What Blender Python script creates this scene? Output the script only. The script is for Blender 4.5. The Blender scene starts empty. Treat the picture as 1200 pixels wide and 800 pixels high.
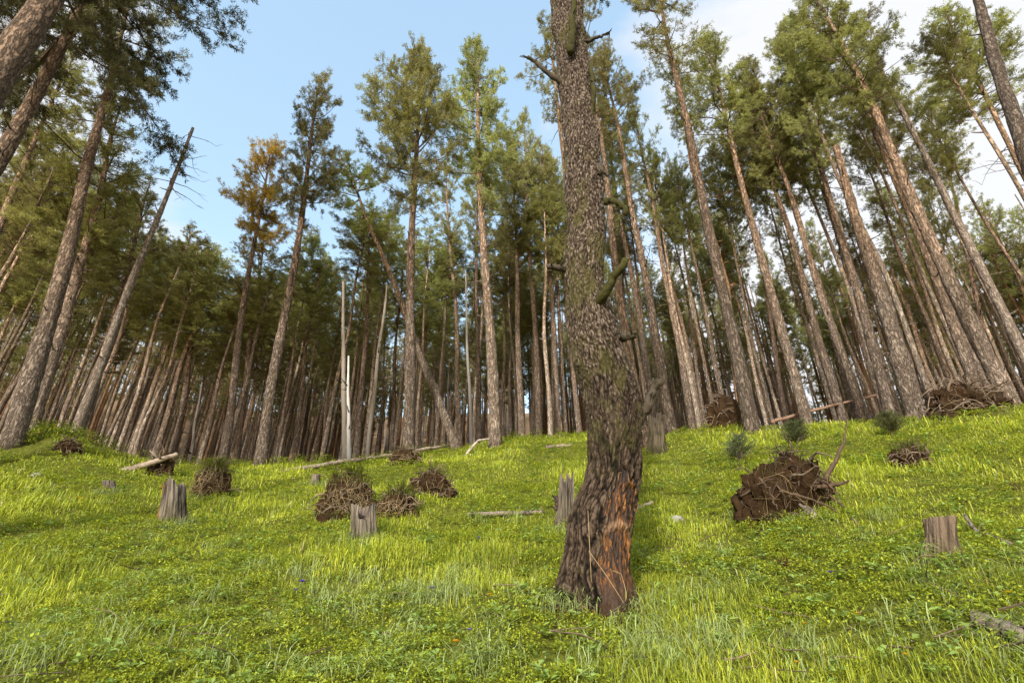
import bpy, math, random
import numpy as np
from mathutils import Vector, Matrix, noise as mnoise

rng = np.random.default_rng(11)
random.seed(5)
scene = bpy.context.scene
COL = scene.collection

# ------------------------------------------------------------------ camera model
PITCH = math.radians(26.6)
CP, SP = math.cos(PITCH), math.sin(PITCH)
H_EYE = 1.3
F = 600.0                       # focal length in photo pixels (1200 wide)

def ray(px, py):
    u = (px - 600.0) / F
    v = (400.0 - py) / F
    return np.array([u, CP - v * SP, SP + v * CP])

def project(p):
    x, y, z = p[0], p[1], p[2] - H_EYE
    d = y * CP + z * SP
    v = (-y * SP + z * CP) / d
    return 600 + F * x / d, 400 - F * v

def at(px, py, t):
    d = ray(px, py)
    return np.array([d[0] * t, d[1] * t, H_EYE + d[2] * t])

# ------------------------------------------------------------------ terrain
SKY_PX = [(-150, 548), (0, 545), (60, 538), (120, 540), (200, 545), (300, 548), (400, 543), (450, 536), (500, 529), (560, 521),
          (600, 515), (700, 513), (800, 513), (900, 504), (1000, 498), (1100, 491), (1200, 480), (1350, 470)]
_az, _s = [], []
for _px, _py in SKY_PX:
    _d = ray(_px, _py)
    _az.append(math.atan2(_d[0], _d[1]))
    _s.append(_d[2] / math.hypot(_d[0], _d[1]))
_az, _s = np.array(_az), np.array(_s)
_wr = np.random.default_rng(3)
_waves = []
for wl, amp, n in ((9.0, .10, 4), (3.4, .055, 6), (1.5, .028, 8), (.7, .012, 8)):
    for _ in range(n):
        a = _wr.uniform(0, 2 * math.pi)
        k = 2 * math.pi / (wl * _wr.uniform(.75, 1.3))
        _waves.append((k * math.cos(a), k * math.sin(a), _wr.uniform(0, 6.28), amp * .7))

MOUNDS = []      # (x, y, radius, height)

def smooth(t):
    t = np.clip(t, 0, 1)
    return t * t * (3 - 2 * t)

def ground(x, y):
    x = np.asarray(x, float); y = np.asarray(y, float)
    r = np.hypot(x, y) + 1e-6
    az = np.arctan2(x, y)
    s = np.interp(az, _az, _s)
    rc = np.interp(az, [-.85, 0, .45, .85], [18, 19, 15.5, 13.5])
    n0 = .258 * np.cos(az) + .046 * np.sin(az)
    w = 1 - smooth((np.abs(az) - .95) / .6)
    top = n0 + (s + H_EYE / rc - n0) * w
    rr = np.minimum(r, rc)
    z = rr * (n0 + (top - n0) * smooth(rr / rc))
    dd = np.maximum(r - rc, 0)
    fall = np.interp(az, [-.8, 0, .3, .9], [.74, .7, .5, .4])
    z = z + (s * fall * w + n0 * (1 - w)) * 45 * (1 - np.exp(-dd / 45))
    hill = np.interp(az, [-1.4, -1.0, .1, .4, .8, 1.2], [0, 1, 1, .45, .4, 0])
    z = z + hill * .46 * 48 * smooth((r - 46) / 62)
    b = np.zeros_like(z)
    for kx, ky, ph, am in _waves:
        b = b + am * np.sin(kx * x + ky * y + ph)
    z = z + b * .42 * smooth((r - .8) / 3)
    for mx, my, mr, mh in MOUNDS:
        z = z + mh * np.exp(-((x - mx) ** 2 + (y - my) ** 2) / (mr * mr))
    return z

def gz(x, y):
    return float(ground(x, y))

def G(px, py, tmax=40.0):
    """first ground point along the ray of a photo pixel"""
    d = ray(px, py)
    t = np.linspace(1.5, tmax, 3000)
    dz = H_EYE + d[2] * t - ground(d[0] * t, d[1] * t)
    i = np.argmax(dz < 0)
    tt = t[i] if dz[i] < 0 else 18.0
    x, y = d[0] * tt, d[1] * tt
    return np.array([x, y, gz(x, y)])

for _px, _py, _t, _r, _h in ((70, 545, 14.5, 1.8, .55), (8, 548, 13.0, 1.6, .45), (1150, 505, 11.5, 1.5, .18), (940, 600, 7.6, .9, .14),
                          (405, 590, 8.6, .8, .12), (650, 520, 16, 3, .2), (845, 512, 15, 1.2, .2)):
    _p = at(_px, _py, _t)
    MOUNDS.append((_p[0], _p[1], _r, _h))

# ------------------------------------------------------------------ object helpers
def tag(o, label=None, cat=None, group=None, kind=None):
    if label: o['label'] = label
    if cat: o['category'] = cat
    if group: o['group'] = group
    if kind: o['kind'] = kind
    return o

def empty(name, loc):
    o = bpy.data.objects.new(name, None)
    o.empty_display_size = .2
    o.location = Vector([float(c) for c in loc])
    COL.objects.link(o)
    return o

class MB:
    """collects vertices and faces; builds ONE mesh"""
    def __init__(self):
        self.v, self.f, self.c, self.n = [], [], [], 0
    def add(self, v, f, m=0, c=None):
        v = np.asarray(v, float).reshape(-1, 3)
        f = np.asarray(f, np.int64)
        self.v.append(v)
        self.f.append((f + self.n, m))
        if c is None: c = (1, 1, 1)
        c = np.asarray(c, float)
        if c.ndim == 1: c = np.tile(c, (len(v), 1))
        self.c.append(c)
        self.n += len(v)
    def mesh(self, name, mats, smooth_=True):
        me = bpy.data.meshes.new(name)
        v = np.concatenate(self.v)
        me.vertices.add(len(v))
        me.vertices.foreach_set('co', v.astype(np.float32).ravel())
        loops = np.concatenate([f.ravel() for f, m in self.f])
        tot = np.concatenate([np.full(len(f), f.shape[1]) for f, m in self.f])
        mi = np.concatenate([np.full(len(f), m) for f, m in self.f])
        start = np.concatenate([[0], np.cumsum(tot)[:-1]])
        me.loops.add(len(loops))
        me.loops.foreach_set('vertex_index', loops.astype(np.int32))
        me.polygons.add(len(tot))
        me.polygons.foreach_set('loop_start', start.astype(np.int32))
        me.polygons.foreach_set('material_index', mi.astype(np.int32))
        me.polygons.foreach_set('use_smooth', np.full(len(tot), smooth_))
        ca = me.attributes.new('Col', 'FLOAT_COLOR', 'POINT')
        c = np.concatenate(self.c)
        c4 = np.ones((len(c), 4), np.float32); c4[:, :3] = c
        ca.data.foreach_set('color', c4.ravel())
        for m in (mats if isinstance(mats, (list, tuple)) else [mats]):
            me.materials.append(m)
        me.update(calc_edges=True)
        return me
    def build(self, name, mats, parent=None, loc=None, smooth_=True):
        o = bpy.data.objects.new(name, self.mesh(name, mats, smooth_))
        COL.objects.link(o)
        if parent is not None: o.parent = parent
        if loc is not None: o.location = Vector([float(c) for c in loc])
        return o

def frames(P):
    T = np.gradient(P, axis=0)
    T /= np.linalg.norm(T, axis=1, keepdims=True) + 1e-9
    mean = T.mean(axis=0)
    ref = np.array([1., 0, 0]) if abs(mean[0]) < .7 * np.linalg.norm(mean) + 1e-6 else np.array([0, 1., 0])
    A = np.cross(T, ref); A /= np.linalg.norm(A, axis=1, keepdims=True) + 1e-9
    B = np.cross(T, A)
    return T, A, B

def tube(mb, P, R, sides=6, m=0, c=None, cap=True, rough=0.0, seed=0):
    """tapered tube along P; last ring closed to a point"""
    P = np.asarray(P, float); R = np.asarray(R, float)
    n = len(P)
    T, A, B = frames(P)
    th = np.arange(sides) * 2 * math.pi / sides
    rad = R[:, None] * np.ones((1, sides))
    if rough:
        rr = np.random.default_rng(seed)
        rad = rad * (1 + rough * rr.uniform(-1, 1, rad.shape))
    V = P[:, None, :] + rad[..., None] * (np.cos(th)[None, :, None] * A[:, None, :] + np.sin(th)[None, :, None] * B[:, None, :])
    V = V.reshape(-1, 3)
    i = np.arange(n - 1)[:, None] * sides
    j = np.arange(sides)[None, :]
    j2 = (j + 1) % sides
    q = np.stack([i + j, i + j2, i + sides + j2, i + sides + j], -1).reshape(-1, 4)
    if c is not None:
        c = np.asarray(c, float)
        if c.ndim == 2 and len(c) == n: c = np.repeat(c, sides, axis=0)
    if not cap:
        mb.add(V, q, m, c); return
    V = np.vstack([V, P[-1:] + T[-1:] * R[-1] * .5, P[:1] - T[:1] * R[0] * .2])
    if c is not None and c.ndim == 2: c = np.vstack([c, c[-1:], c[:1]])
    k = n * sides
    base = (n - 1) * sides
    jj = np.arange(sides)
    t1 = np.stack([base + jj, base + (jj + 1) % sides, np.full(sides, k)], -1)
    t0 = np.stack([(jj + 1) % sides, jj, np.full(sides, k + 1)], -1)
    off = mb.n
    mb.add(V, q, m, c)
    mb.f.append((np.vstack([t1, t0]) + off, m))

def unit(v):
    v = np.asarray(v, float)
    return v / (np.linalg.norm(v, axis=-1, keepdims=True) + 1e-9)

# ------------------------------------------------------------------ materials
def new_mat(name):
    m = bpy.data.materials.new(name); m.use_nodes = True
    nt = m.node_tree; nt.nodes.clear()
    out = nt.nodes.new('ShaderNodeOutputMaterial')
    return m, nt, out

class N:
    def __init__(self, nt): self.nt = nt
    def __call__(self, t, **kw):
        n = self.nt.nodes.new(t)
        for k, v in kw.items():
            if k.startswith('i_'):
                n.inputs[k[2:].replace('_', ' ')].default_value = v
            else: setattr(n, k, v)
        return n
    def link(self, a, b): self.nt.links.new(a, b)
    def ramp(self, fac, stops, interp='LINEAR'):
        n = self.nt.nodes.new('ShaderNodeValToRGB')
        n.color_ramp.interpolation = interp
        e = n.color_ramp.elements
        while len(e) < len(stops): e.new(.5)
        for k, (p, c) in zip(e, stops):
            k.position = p; k.color = (*c, 1) if len(c) == 3 else c
        self.link(fac, n.inputs[0])
        return n.outputs[0]
    def mix(self, fac, a, b, mode='MIX'):
        n = self.nt.nodes.new('ShaderNodeMix'); n.data_type = 'RGBA'; n.blend_type = mode
        for s, v in ((n.inputs['Factor'], fac), (n.inputs[6], a), (n.inputs[7], b)):
            if hasattr(v, 'links'): self.link(v, s)
            elif isinstance(v, (int, float)): s.default_value = v
            else: s.default_value = (*v, 1)
        return n.outputs[2]
    def math(self, op, a, b=0.0, clamp=False):
        n = self.nt.nodes.new('ShaderNodeMath'); n.operation = op; n.use_clamp = clamp
        for s, v in ((n.inputs[0], a), (n.inputs[1], b)):
            if hasattr(v, 'links'): self.link(v, s)
            else: s.default_value = v
        return n.outputs[0]

def noise_tex(g, vec, scale, detail=4, rough=.6, dist=0.0):
    n = g('ShaderNodeTexNoise'); n.inputs['Scale'].default_value = scale
    n.inputs['Detail'].default_value = detail; n.inputs['Roughness'].default_value = rough
    n.inputs['Distortion'].default_value = dist
    g.link(vec, n.inputs['Vector']); return n.outputs[0]

def obj_coords(g, sc=(1, 1, 1), rand=True):
    tc = g('ShaderNodeTexCoord')
    mp = g('ShaderNodeMapping'); mp.inputs['Scale'].default_value = sc
    if rand:
        oi = g('ShaderNodeObjectInfo')
        v = g('ShaderNodeVectorMath', operation='ADD')
        mu = g.math('MULTIPLY', oi.outputs['Random'], 37.0)
        g.link(tc.outputs['Object'], v.inputs[0]); g.link(mu, v.inputs[1])
        g.link(v.outputs[0], mp.inputs['Vector'])
    else:
        g.link(tc.outputs['Object'], mp.inputs['Vector'])
    return mp.outputs[0]

def leafy(name, trans=.35, gain=1.0, hue=True, rough=.6, spec=.25):
    m, nt, out = new_mat(name); g = N(nt)
    at_ = g('ShaderNodeAttribute', attribute_name='Col')
    c = at_.outputs['Color']
    if hue:
        oi = g('ShaderNodeObjectInfo')
        h = g('ShaderNodeHueSaturation')
        g.link(g.math('ADD', g.math('MULTIPLY', oi.outputs['Random'], .05), .475), h.inputs['Hue'])
        g.link(g.math('ADD', g.math('MULTIPLY', oi.outputs['Random'], .5), .75 * gain), h.inputs['Value'])
        g.link(c, h.inputs['Color']); c = h.outputs[0]
    b = g('ShaderNodeBsdfPrincipled'); b.inputs['Roughness'].default_value = rough
    b.inputs['Specular IOR Level'].default_value = spec
    g.link(c, b.inputs['Base Color'])
    t = g('ShaderNodeBsdfTranslucent')
    tcol = g.mix(.6, c, (1.0, .95, .35), 'MULTIPLY')
    g.link(tcol, t.inputs['Color'])
    mx = g('ShaderNodeMixShader'); mx.inputs[0].default_value = trans
    g.link(b.outputs[0], mx.inputs[1]); g.link(t.outputs[0], mx.inputs[2])
    g.link(mx.outputs[0], out.inputs[0])
    return m

def bark_mat(name, low_a, low_b, high_a, high_b, crack, scale=1.0, bump=.6, moss=0.0, var=(.68, .55)):
    """Col.r of the mesh = height fraction (0 grey plated bark .. 1 thin orange bark)"""
    m, nt, out = new_mat(name); g = N(nt)
    vec = obj_coords(g, (1, 1, 1))
    vec2 = obj_coords(g, (1, 1, .35))
    vf = obj_coords(g, (13 * scale, 13 * scale, 3.6 * scale))
    vs = obj_coords(g, (34 * scale, 34 * scale, 15 * scale))
    at_ = g('ShaderNodeAttribute', attribute_name='Col')
    sep = g('ShaderNodeSeparateColor'); g.link(at_.outputs['Color'], sep.inputs[0])
    nA = noise_tex(g, vf, 1.0, 6, .68, .35)
    nB = noise_tex(g, vs, 1.0, 5, .7, .4)
    ridge = g.math('ABSOLUTE', g.math('SUBTRACT', nA, .5))
    cr = g.ramp(g.math('ADD', ridge, g.math('MULTIPLY', g.math('SUBTRACT', nB, .5), .10)), [(0.0, (0, 0, 0)), (.035, (.35,) * 3), (.10, (1, 1, 1))])
    n1 = nB
    n2 = noise_tex(g, vec2, 1.1, 4, .6)
    low = g.mix(g.ramp(nB, [(.32, (0, 0, 0)), (.68, (1, 1, 1))]), low_a, low_b)
    fl = g.ramp(g.math('ADD', nB, g.math('MULTIPLY', g.math('SUBTRACT', n2, .5), .4)), [(.56, (0, 0, 0)), (.70, (1, 1, 1))])
    low = g.mix(g.math('MULTIPLY', fl, .7), low, (low_b[0] * 1.5, low_b[1] * 1.5, low_b[2] * 1.55))
    high = g.mix(n1, high_a, high_b)
    f = g.ramp(g.math('ADD', sep.outputs[0], g.math('MULTIPLY', g.math('SUBTRACT', n2, .5), .55)), [(.34, (0, 0, 0)), (.72, (1, 1, 1))])
    base = g.mix(f, low, high)
    base = g.mix(g.math('MULTIPLY', g.ramp(n2, [(.4, (0, 0, 0)), (.7, (1, 1, 1))]), .5), base, (.12, .094, .072), 'MIX')
    crm = g('ShaderNodeMix'); crm.data_type = 'RGBA'
    g.link(cr, crm.inputs['Factor']); crm.inputs[6].default_value = (*crack, 1); g.link(base, crm.inputs[7])
    colr = crm.outputs[2]
    oi = g('ShaderNodeObjectInfo')
    hs = g('ShaderNodeHueSaturation')
    g.link(g.math('ADD', g.math('MULTIPLY', oi.outputs['Random'], var[1]), var[0]), hs.inputs['Value'])
    g.link(colr, hs.inputs['Color']); colr = hs.outputs[0]
    if moss:
        mm = g.ramp(noise_tex(g, vec2, 2.2, 5, .7), [(.58 - moss * .2, (0, 0, 0)), (.72 - moss * .15, (1, 1, 1))])
        colr = g.mix(g.math('MULTIPLY', mm, .75), colr, (.075, .078, .022))
    b = g('ShaderNodeBsdfPrincipled'); b.inputs['Roughness'].default_value = .9
    b.inputs['Specular IOR Level'].default_value = .15
    g.link(colr, b.inputs['Base Color'])
    bp = g('ShaderNodeBump'); bp.inputs['Strength'].default_value = bump; bp.inputs['Distance'].default_value = .03
    hsum = g.math('ADD', g.math('MULTIPLY', cr, .6), g.math('MULTIPLY', n1, .9))
    g.link(hsum, bp.inputs['Height']); g.link(bp.outputs[0], b.inputs['Normal'])
    g.link(b.outputs[0], out.inputs[0])
    return m

def wood_mat(name, a, b_, dark, sc=(14, 14, 1.6), bump=.5):
    m, nt, out = new_mat(name); g = N(nt)
    vec = obj_coords(g, sc)
    n1 = noise_tex(g, vec, 2.0, 7, .7, .6)
    n2 = noise_tex(g, vec, .6, 4, .6)
    at_ = g('ShaderNodeAttribute', attribute_name='Col')
    c = g.mix(n1, a, b_)
    d = g.ramp(g.math('ADD', n2, g.math('MULTIPLY', n1, .3)), [(.42, (1, 1, 1)), (.66, (0, 0, 0))])
    c = g.mix(d, c, dark)
    c = g.mix(1.0, c, at_.outputs['Color'], 'MULTIPLY')
    s = g('ShaderNodeBsdfPrincipled'); s.inputs['Roughness'].default_value = .85; s.inputs['Specular IOR Level'].default_value = .2
    g.link(c, s.inputs['Base Color'])
    bp = g('ShaderNodeBump'); bp.inputs['Strength'].default_value = bump; bp.inputs['Distance'].default_value = .02
    g.link(n1, bp.inputs['Height']); g.link(bp.outputs[0], s.inputs['Normal'])
    g.link(s.outputs[0], out.inputs[0])
    return m

M = {}
M['needles'] = leafy('pine_needles', .44)
M['gold'] = leafy('dry_golden_needles', .35, hue=False)
M['grass'] = leafy('grass_blades', .40, hue=False, rough=.5, spec=.3)
M['leaf'] = leafy('herb_leaves', .38, hue=False, rough=.55, spec=.25)
M['petal'] = leafy('petals', .3, hue=False)
M['twig'] = wood_mat('twig_bark', (.11, .075, .05), (.17, .12, .085), (.05, .035, .025))
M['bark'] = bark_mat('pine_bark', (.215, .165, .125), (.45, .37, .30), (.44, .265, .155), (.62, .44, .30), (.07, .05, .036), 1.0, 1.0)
M['bark_far_lit'] = bark_mat('lit_far_pine_bark', (.35, .28, .215), (.63, .54, .45), (.58, .39, .245), (.74, .57, .42), (.10, .075, .055), 1.0, .8)  # pine bark lightened to paint in light reaching the forest interior
M['bark_orange'] = bark_mat('orange_bark', (.30, .17, .09), (.46, .28, .15), (.40, .21, .09), (.55, .33, .16), (.14, .07, .035), .6, .4)
M['bark_dark'] = bark_mat('dark_bark', (.12, .085, .063), (.26, .2, .155), (.27, .155, .09), (.40, .26, .165), (.04, .028, .02), 1.0, .9)
M['bark_pale'] = bark_mat('pale_bark', (.24, .195, .155), (.50, .43, .36), (.36, .29, .23), (.58, .50, .42), (.12, .09, .068), 1.0, .9, var=(1.05, .2))
M['pale'] = wood_mat('bleached_wood', (.33, .275, .22), (.52, .46, .39), (.15, .11, .08))
M['white_wood'] = wood_mat('white_dead_wood', (.55, .53, .49), (.7, .68, .64), (.32, .29, .26))
M['grey_wood'] = wood_mat('weathered_grey_wood', (.115, .088, .067), (.33, .285, .24), (.022, .016, .011), (24, 24, 2.2), 1.0)
M['brown_stump'] = wood_mat('brown_stump_wood', (.10, .068, .045), (.30, .225, .165), (.03, .02, .013), (20, 20, 2.6), 1.0)
M['red_wood'] = wood_mat('rotten_red_wood', (.20, .085, .035), (.33, .15, .06), (.07, .03, .018))
M['log'] = wood_mat('log_wood', (.22, .17, .13), (.42, .35, .28), (.08, .06, .045), (6, 6, 6))
M['brown_log'] = wood_mat('brown_log_wood', (.19, .115, .072), (.31, .21, .145), (.07, .04, .028), (6, 6, 6))
M['root'] = wood_mat('root_wood', (.15, .105, .075), (.30, .225, .165), (.06, .04, .03), (9, 9, 9))
M['straw'] = leafy('straw', .25, hue=False)

def soil_material():
    m, nt, out = new_mat('root_soil'); g = N(nt)
    vec = obj_coords(g)
    n1 = noise_tex(g, vec, 9, 8, .75); n2 = noise_tex(g, vec, 3, 4, .6)
    c = g.ramp(n1, [(.3, (.006, .004, .0025)), (.52, (.024, .0145, .008)), (.76, (.095, .06, .033))])
    c = g.mix(g.math('MULTIPLY', n2, .5), c, (.09, .05, .022))
    s = g('ShaderNodeBsdfPrincipled'); s.inputs['Roughness'].default_value = .95; s.inputs['Specular IOR Level'].default_value = .1
    g.link(c, s.inputs['Base Color'])
    bp = g('ShaderNodeBump'); bp.inputs['Strength'].default_value = 1.0; bp.inputs['Distance'].default_value = .05
    g.link(n1, bp.inputs['Height']); g.link(bp.outputs[0], s.inputs['Normal'])
    g.link(s.outputs[0], out.inputs[0]); return m
M['soil'] = soil_material()

def rock_material():
    m, nt, out = new_mat('rock'); g = N(nt)
    vec = obj_coords(g)
    n1 = noise_tex(g, vec, 14, 7, .7)
    c = g.ramp(n1, [(.35, (.16, .15, .14)), (.6, (.36, .35, .34))])
    s = g('ShaderNodeBsdfPrincipled'); s.inputs['Roughness'].default_value = .9
    g.link(c, s.inputs['Base Color'])
    bp = g('ShaderNodeBump'); bp.inputs['Strength'].default_value = .7; bp.inputs['Distance'].default_value = .03
    g.link(n1, bp.inputs['Height']); g.link(bp.outputs[0], s.inputs['Normal'])
    g.link(s.outputs[0], out.inputs[0]); return m
M['rock'] = rock_material()

def ground_material():
    m, nt, out = new_mat('meadow_ground'); g = N(nt)
    vec = obj_coords(g, rand=False)
    at_ = g('ShaderNodeAttribute', attribute_name='Col')
    sep = g('ShaderNodeSeparateColor'); g.link(at_.outputs['Color'], sep.inputs[0])
    n1 = noise_tex(g, vec, 1.1, 5, .65); n2 = noise_tex(g, vec, 16, 6, .75); n3 = noise_tex(g, vec, 5, 5, .7)
    grass = g.mix(n1, (.085, .10, .015), (.20, .215, .026))
    grass = g.mix(g.ramp(n2, [(.35, (1, 1, 1)), (.55, (0, 0, 0))]), grass, (.03, .036, .007))
    floor = g.mix(n2, (.09, .055, .03), (.34, .22, .125))
    floor = g.mix(g.ramp(n3, [(.55, (0, 0, 0)), (.68, (1, 1, 1))]), floor, (.07, .085, .014))
    c = g.mix(sep.outputs[0], grass, floor)
    s = g('ShaderNodeBsdfPrincipled'); s.inputs['Roughness'].default_value = .95; s.inputs['Specular IOR Level'].default_value = .1
    g.link(c, s.inputs['Base Color'])
    bp = g('ShaderNodeBump'); bp.inputs['Strength'].default_value = .8; bp.inputs['Distance'].default_value = .06
    g.link(n2, bp.inputs['Height']); g.link(bp.outputs[0], s.inputs['Normal'])
    g.link(s.outputs[0], out.inputs[0]); return m
M['ground'] = ground_material()

# ------------------------------------------------------------------ ground sheet (polar grid, reaches the horizon)
def crest_r(az):
    return np.interp(az, [-.85, 0, .45, .85], [18, 19, 15.5, 13.5])

def build_ground():
    th = np.concatenate([np.linspace(-1.0, 1.0, 420), np.linspace(1.03, 2 * math.pi - 1.03, 120)])
    r = np.concatenate([np.linspace(.4, 30, 330), np.geomspace(30.4, 900, 60)])
    TH, R = np.meshgrid(th, r, indexing='ij')
    X, Y = R * np.sin(TH), R * np.cos(TH)
    Z = ground(X, Y)
    V = np.stack([X, Y, Z], -1).reshape(-1, 3)
    nt_, nr = len(th), len(r)
    i = np.arange(nt_)[:, None]; j = np.arange(nr - 1)[None, :]
    i2 = (i + 1) % nt_
    q = np.stack([i * nr + j, i2 * nr + j, i2 * nr + j + 1, i * nr + j + 1], -1).reshape(-1, 4)
    q = q[:, ::-1]
    az = np.where(TH > math.pi, TH - 2 * math.pi, TH)
    fl = smooth((R - crest_r(az) + 1.5) / 5.0)
    c = np.stack([fl, fl, fl], -1).reshape(-1, 3)
    mb = MB(); mb.add(V, q, 0, c)
    k = len(V)
    centre = np.array([[0, 0, gz(0, 0)]])
    ii = np.arange(nt_)
    tri = np.stack([np.full(nt_, 0), ((ii + 1) % nt_) * nr, ii * nr], -1)
    off = mb.n
    mb.v.append(centre); mb.c.append(np.zeros((1, 3))); mb.n += 1
    tri[:, 0] = off
    mb.f.append((tri, 0))
    o = mb.build('ground', M['ground'])
    tag(o, kind='structure')
build_ground()

# ------------------------------------------------------------------ needles / crowns
def add_needles(mb, pos, dirs, K, ln, wd, col, mat, r, spread=(.5, 1.25), along=.14):
    """K thin needle faces around every shoot (pos, dirs)"""
    n = len(pos)
    if n == 0: return
    d = np.repeat(unit(dirs), K, axis=0)
    p = np.repeat(pos, K, axis=0)
    rv = r.normal(size=(n * K, 3))
    side = unit(np.cross(d, rv))
    a = r.uniform(spread[0], spread[1], (n * K, 1))
    nd = unit(np.cos(a) * d + np.sin(a) * side)
    base = p + d * r.uniform(-.5, .5, (n * K, 1)) * along
    L = ln * r.uniform(.7, 1.25, (n * K, 1))
    w = unit(np.cross(nd, r.normal(size=(n * K, 3)))) * wd * r.uniform(.7, 1.3, (n * K, 1))
    mid = base + nd * L * .45
    tip = base + nd * L + np.array([0, 0, -.012])
    V = np.stack([base, mid + w, tip, mid - w], 1).reshape(-1, 3)
    f = np.arange(n * K * 4).reshape(-1, 4)
    cc = np.repeat(col, K, axis=0) * r.uniform(.75, 1.25, (n * K, 1))
    cc = np.repeat(cc, 4, axis=0)
    mb.add(V, f, mat, cc)

def crown_mesh(name, seed, L=8.0, R=2.0, dens=1.0, K=13, green=(.30, .305, .115), mats=None, droop=0.0, ln=.125, wd=.0095,
               prof=((0, .45), (.15, .85), (.4, 1.0), (.7, .7), (.9, .38), (1, .12)), keep=.66, twigs=True):
    r = np.random.default_rng(seed)
    mb = MB()
    pos, dirs, tone = [], [], []
    px_, py_ = [p[0] for p in prof], [p[1] for p in prof]
    h = 0.0
    lean_az = r.uniform(0, 6.28)
    while h < L * .985:
        f = h / L
        nb = r.integers(3, 6)
        a0 = r.uniform(0, 6.28)
        for b in range(nb):
            if r.uniform() > keep: continue
            a = a0 + b * 6.283 / nb + r.normal(0, .35)
            bl = R * np.interp(f, px_, py_) * r.uniform(.5, 1.15) * (1 + .2 * math.cos(a - lean_az))
            if bl < .15: bl = .15
            el0 = np.interp(f, [0, .4, 1], [-.05, .25, .95]) + r.normal(0, .18) - droop
            el1 = el0 + r.uniform(.25, .7) - droop * .3
            nseg = 6
            P = [np.array([0, 0, h + r.uniform(-.12, .12)])]
            aa = a
            for s in range(nseg):
                e = el0 + (el1 - el0) * (s / (nseg - 1))
                aa += r.normal(0, .12)
                P.append(P[-1] + bl / nseg * np.array([math.cos(e) * math.sin(aa), math.cos(e) * math.cos(aa), math.sin(e)]))
            P = np.array(P)
            rad = np.linspace(.012 + .011 * bl, .005, nseg + 1)
            if twigs: tube(mb, P, rad, 4, 1)
            tb = r.uniform(.7, 1.3)
            # secondary twigs
            ns = max(3, int(bl * 6.5 * dens + 1))
            for k in range(ns):
                t = r.uniform(.14, 1.0) if k else 1.0
                q = t * nseg
                i0 = min(int(q), nseg - 1)
                st = P[i0] + (P[i0 + 1] - P[i0]) * (q - i0)
                bd = unit(P[i0 + 1] - P[i0])
                sd = unit(bd * r.uniform(.5, 1.1) + r.normal(0, .55, 3) + np.array([0, 0, r.uniform(-.05, .55)]) - np.array([0, 0, droop * .5]))
                sl = (.22 + .30 * (1 - t) * bl + .12 * bl) * r.uniform(.6, 1.2)
                sl = min(sl, 1.0)
                en = st + sd * sl
                if twigs and sl > .3: tube(mb, np.array([st, (st + en) / 2 + r.normal(0, .02, 3), en]), np.array([.007, .005, .003]), 3, 1, cap=False)
                m = max(2, int(sl / .06 * dens))
                tt = r.uniform(.25, 1.05, m)
                pp = st + (en - st) * tt[:, None] + r.normal(0, .055, (m, 3))
                dd = unit(sd + r.normal(0, .5, (m, 3)) + np.array([0, 0, .35]))
                pos.append(pp); dirs.append(dd); tone.append(np.full(m, tb * r.uniform(.75, 1.25)))
        h += r.uniform(.22, .46) * L / 8
    pos = np.concatenate(pos); dirs = np.concatenate(dirs); tone = np.concatenate(tone)
    g = np.array(green)
    col = g[None, :] * tone[:, None]
    yel = r.uniform(0, 1, (len(pos), 1)) ** 2
    col = col * (1 - .35 * yel) + np.array([g[1] * 1.25, g[1] * 1.12, g[2] * .8])[None, :] * .35 * yel
    add_needles(mb, pos, dirs, K, ln, wd, col, 0, r)
    return mb.mesh(name, mats or [M['needles'], M['twig']], smooth_=False)

CROWNS = [crown_mesh('crown', 100 + i, 8.0, 2.0, 1.0) for i in range(5)]
CROWNS += [crown_mesh('crown', 120 + i, 8.0, 2.0, .9, keep=.52, prof=((0, .3), (.2, .55), (.5, 1.0), (.75, .95), (.93, .55), (1, .2))) for i in range(4)]
CROWN_LOW = [crown_mesh('crown', 140 + i, 10.0, 2.1, .8, keep=.55, prof=((0, .6), (.2, .9), (.45, 1.0), (.7, .62), (.9, .3), (1, .08))) for i in range(4)]
CROWN_GOLD = crown_mesh('crown', 160, 6.0, 1.9, 1.0, green=(.46, .31, .05), mats=[M['gold'], M['twig']], keep=.52)
CROWN_WIDE = crown_mesh('crown', 171, 9.0, 4.6, 1.05, droop=.45, keep=.8, green=(.12, .135, .06), K=12,  # darker needle colour carries the shade of the drooping crown
                        prof=((0, .8), (.25, 1.0), (.6, .8), (.9, .4), (1, .12)))
CROWN_SPARSE = [crown_mesh('crown', 180 + i, 7.0, 1.7, .7, keep=.5) for i in range(2)]

# ------------------------------------------------------------------ trunks
def trunk_path(H, lean, seed, wob=.10, curve=None, n=34):
    r = np.random.default_rng(seed)
    s = np.linspace(0, 1, n)
    P = np.zeros((n, 3))
    P[:, 2] = s * H
    P[:, 0] = lean[0] * s * H; P[:, 1] = lean[1] * s * H
    for k in range(1, 4):
        a = wob / k
        env = np.sin(math.pi * np.clip(s, 0, 1))
        P[:, 0] += a * env * np.sin(s * k * 4.2 + r.uniform(0, 6.28))
        P[:, 1] += a * env * np.sin(s * k * 4.2 + r.uniform(0, 6.28))
    if curve is not None:
        P[:, 0] += np.interp(s * H, curve[0], curve[1])
    return P

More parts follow.
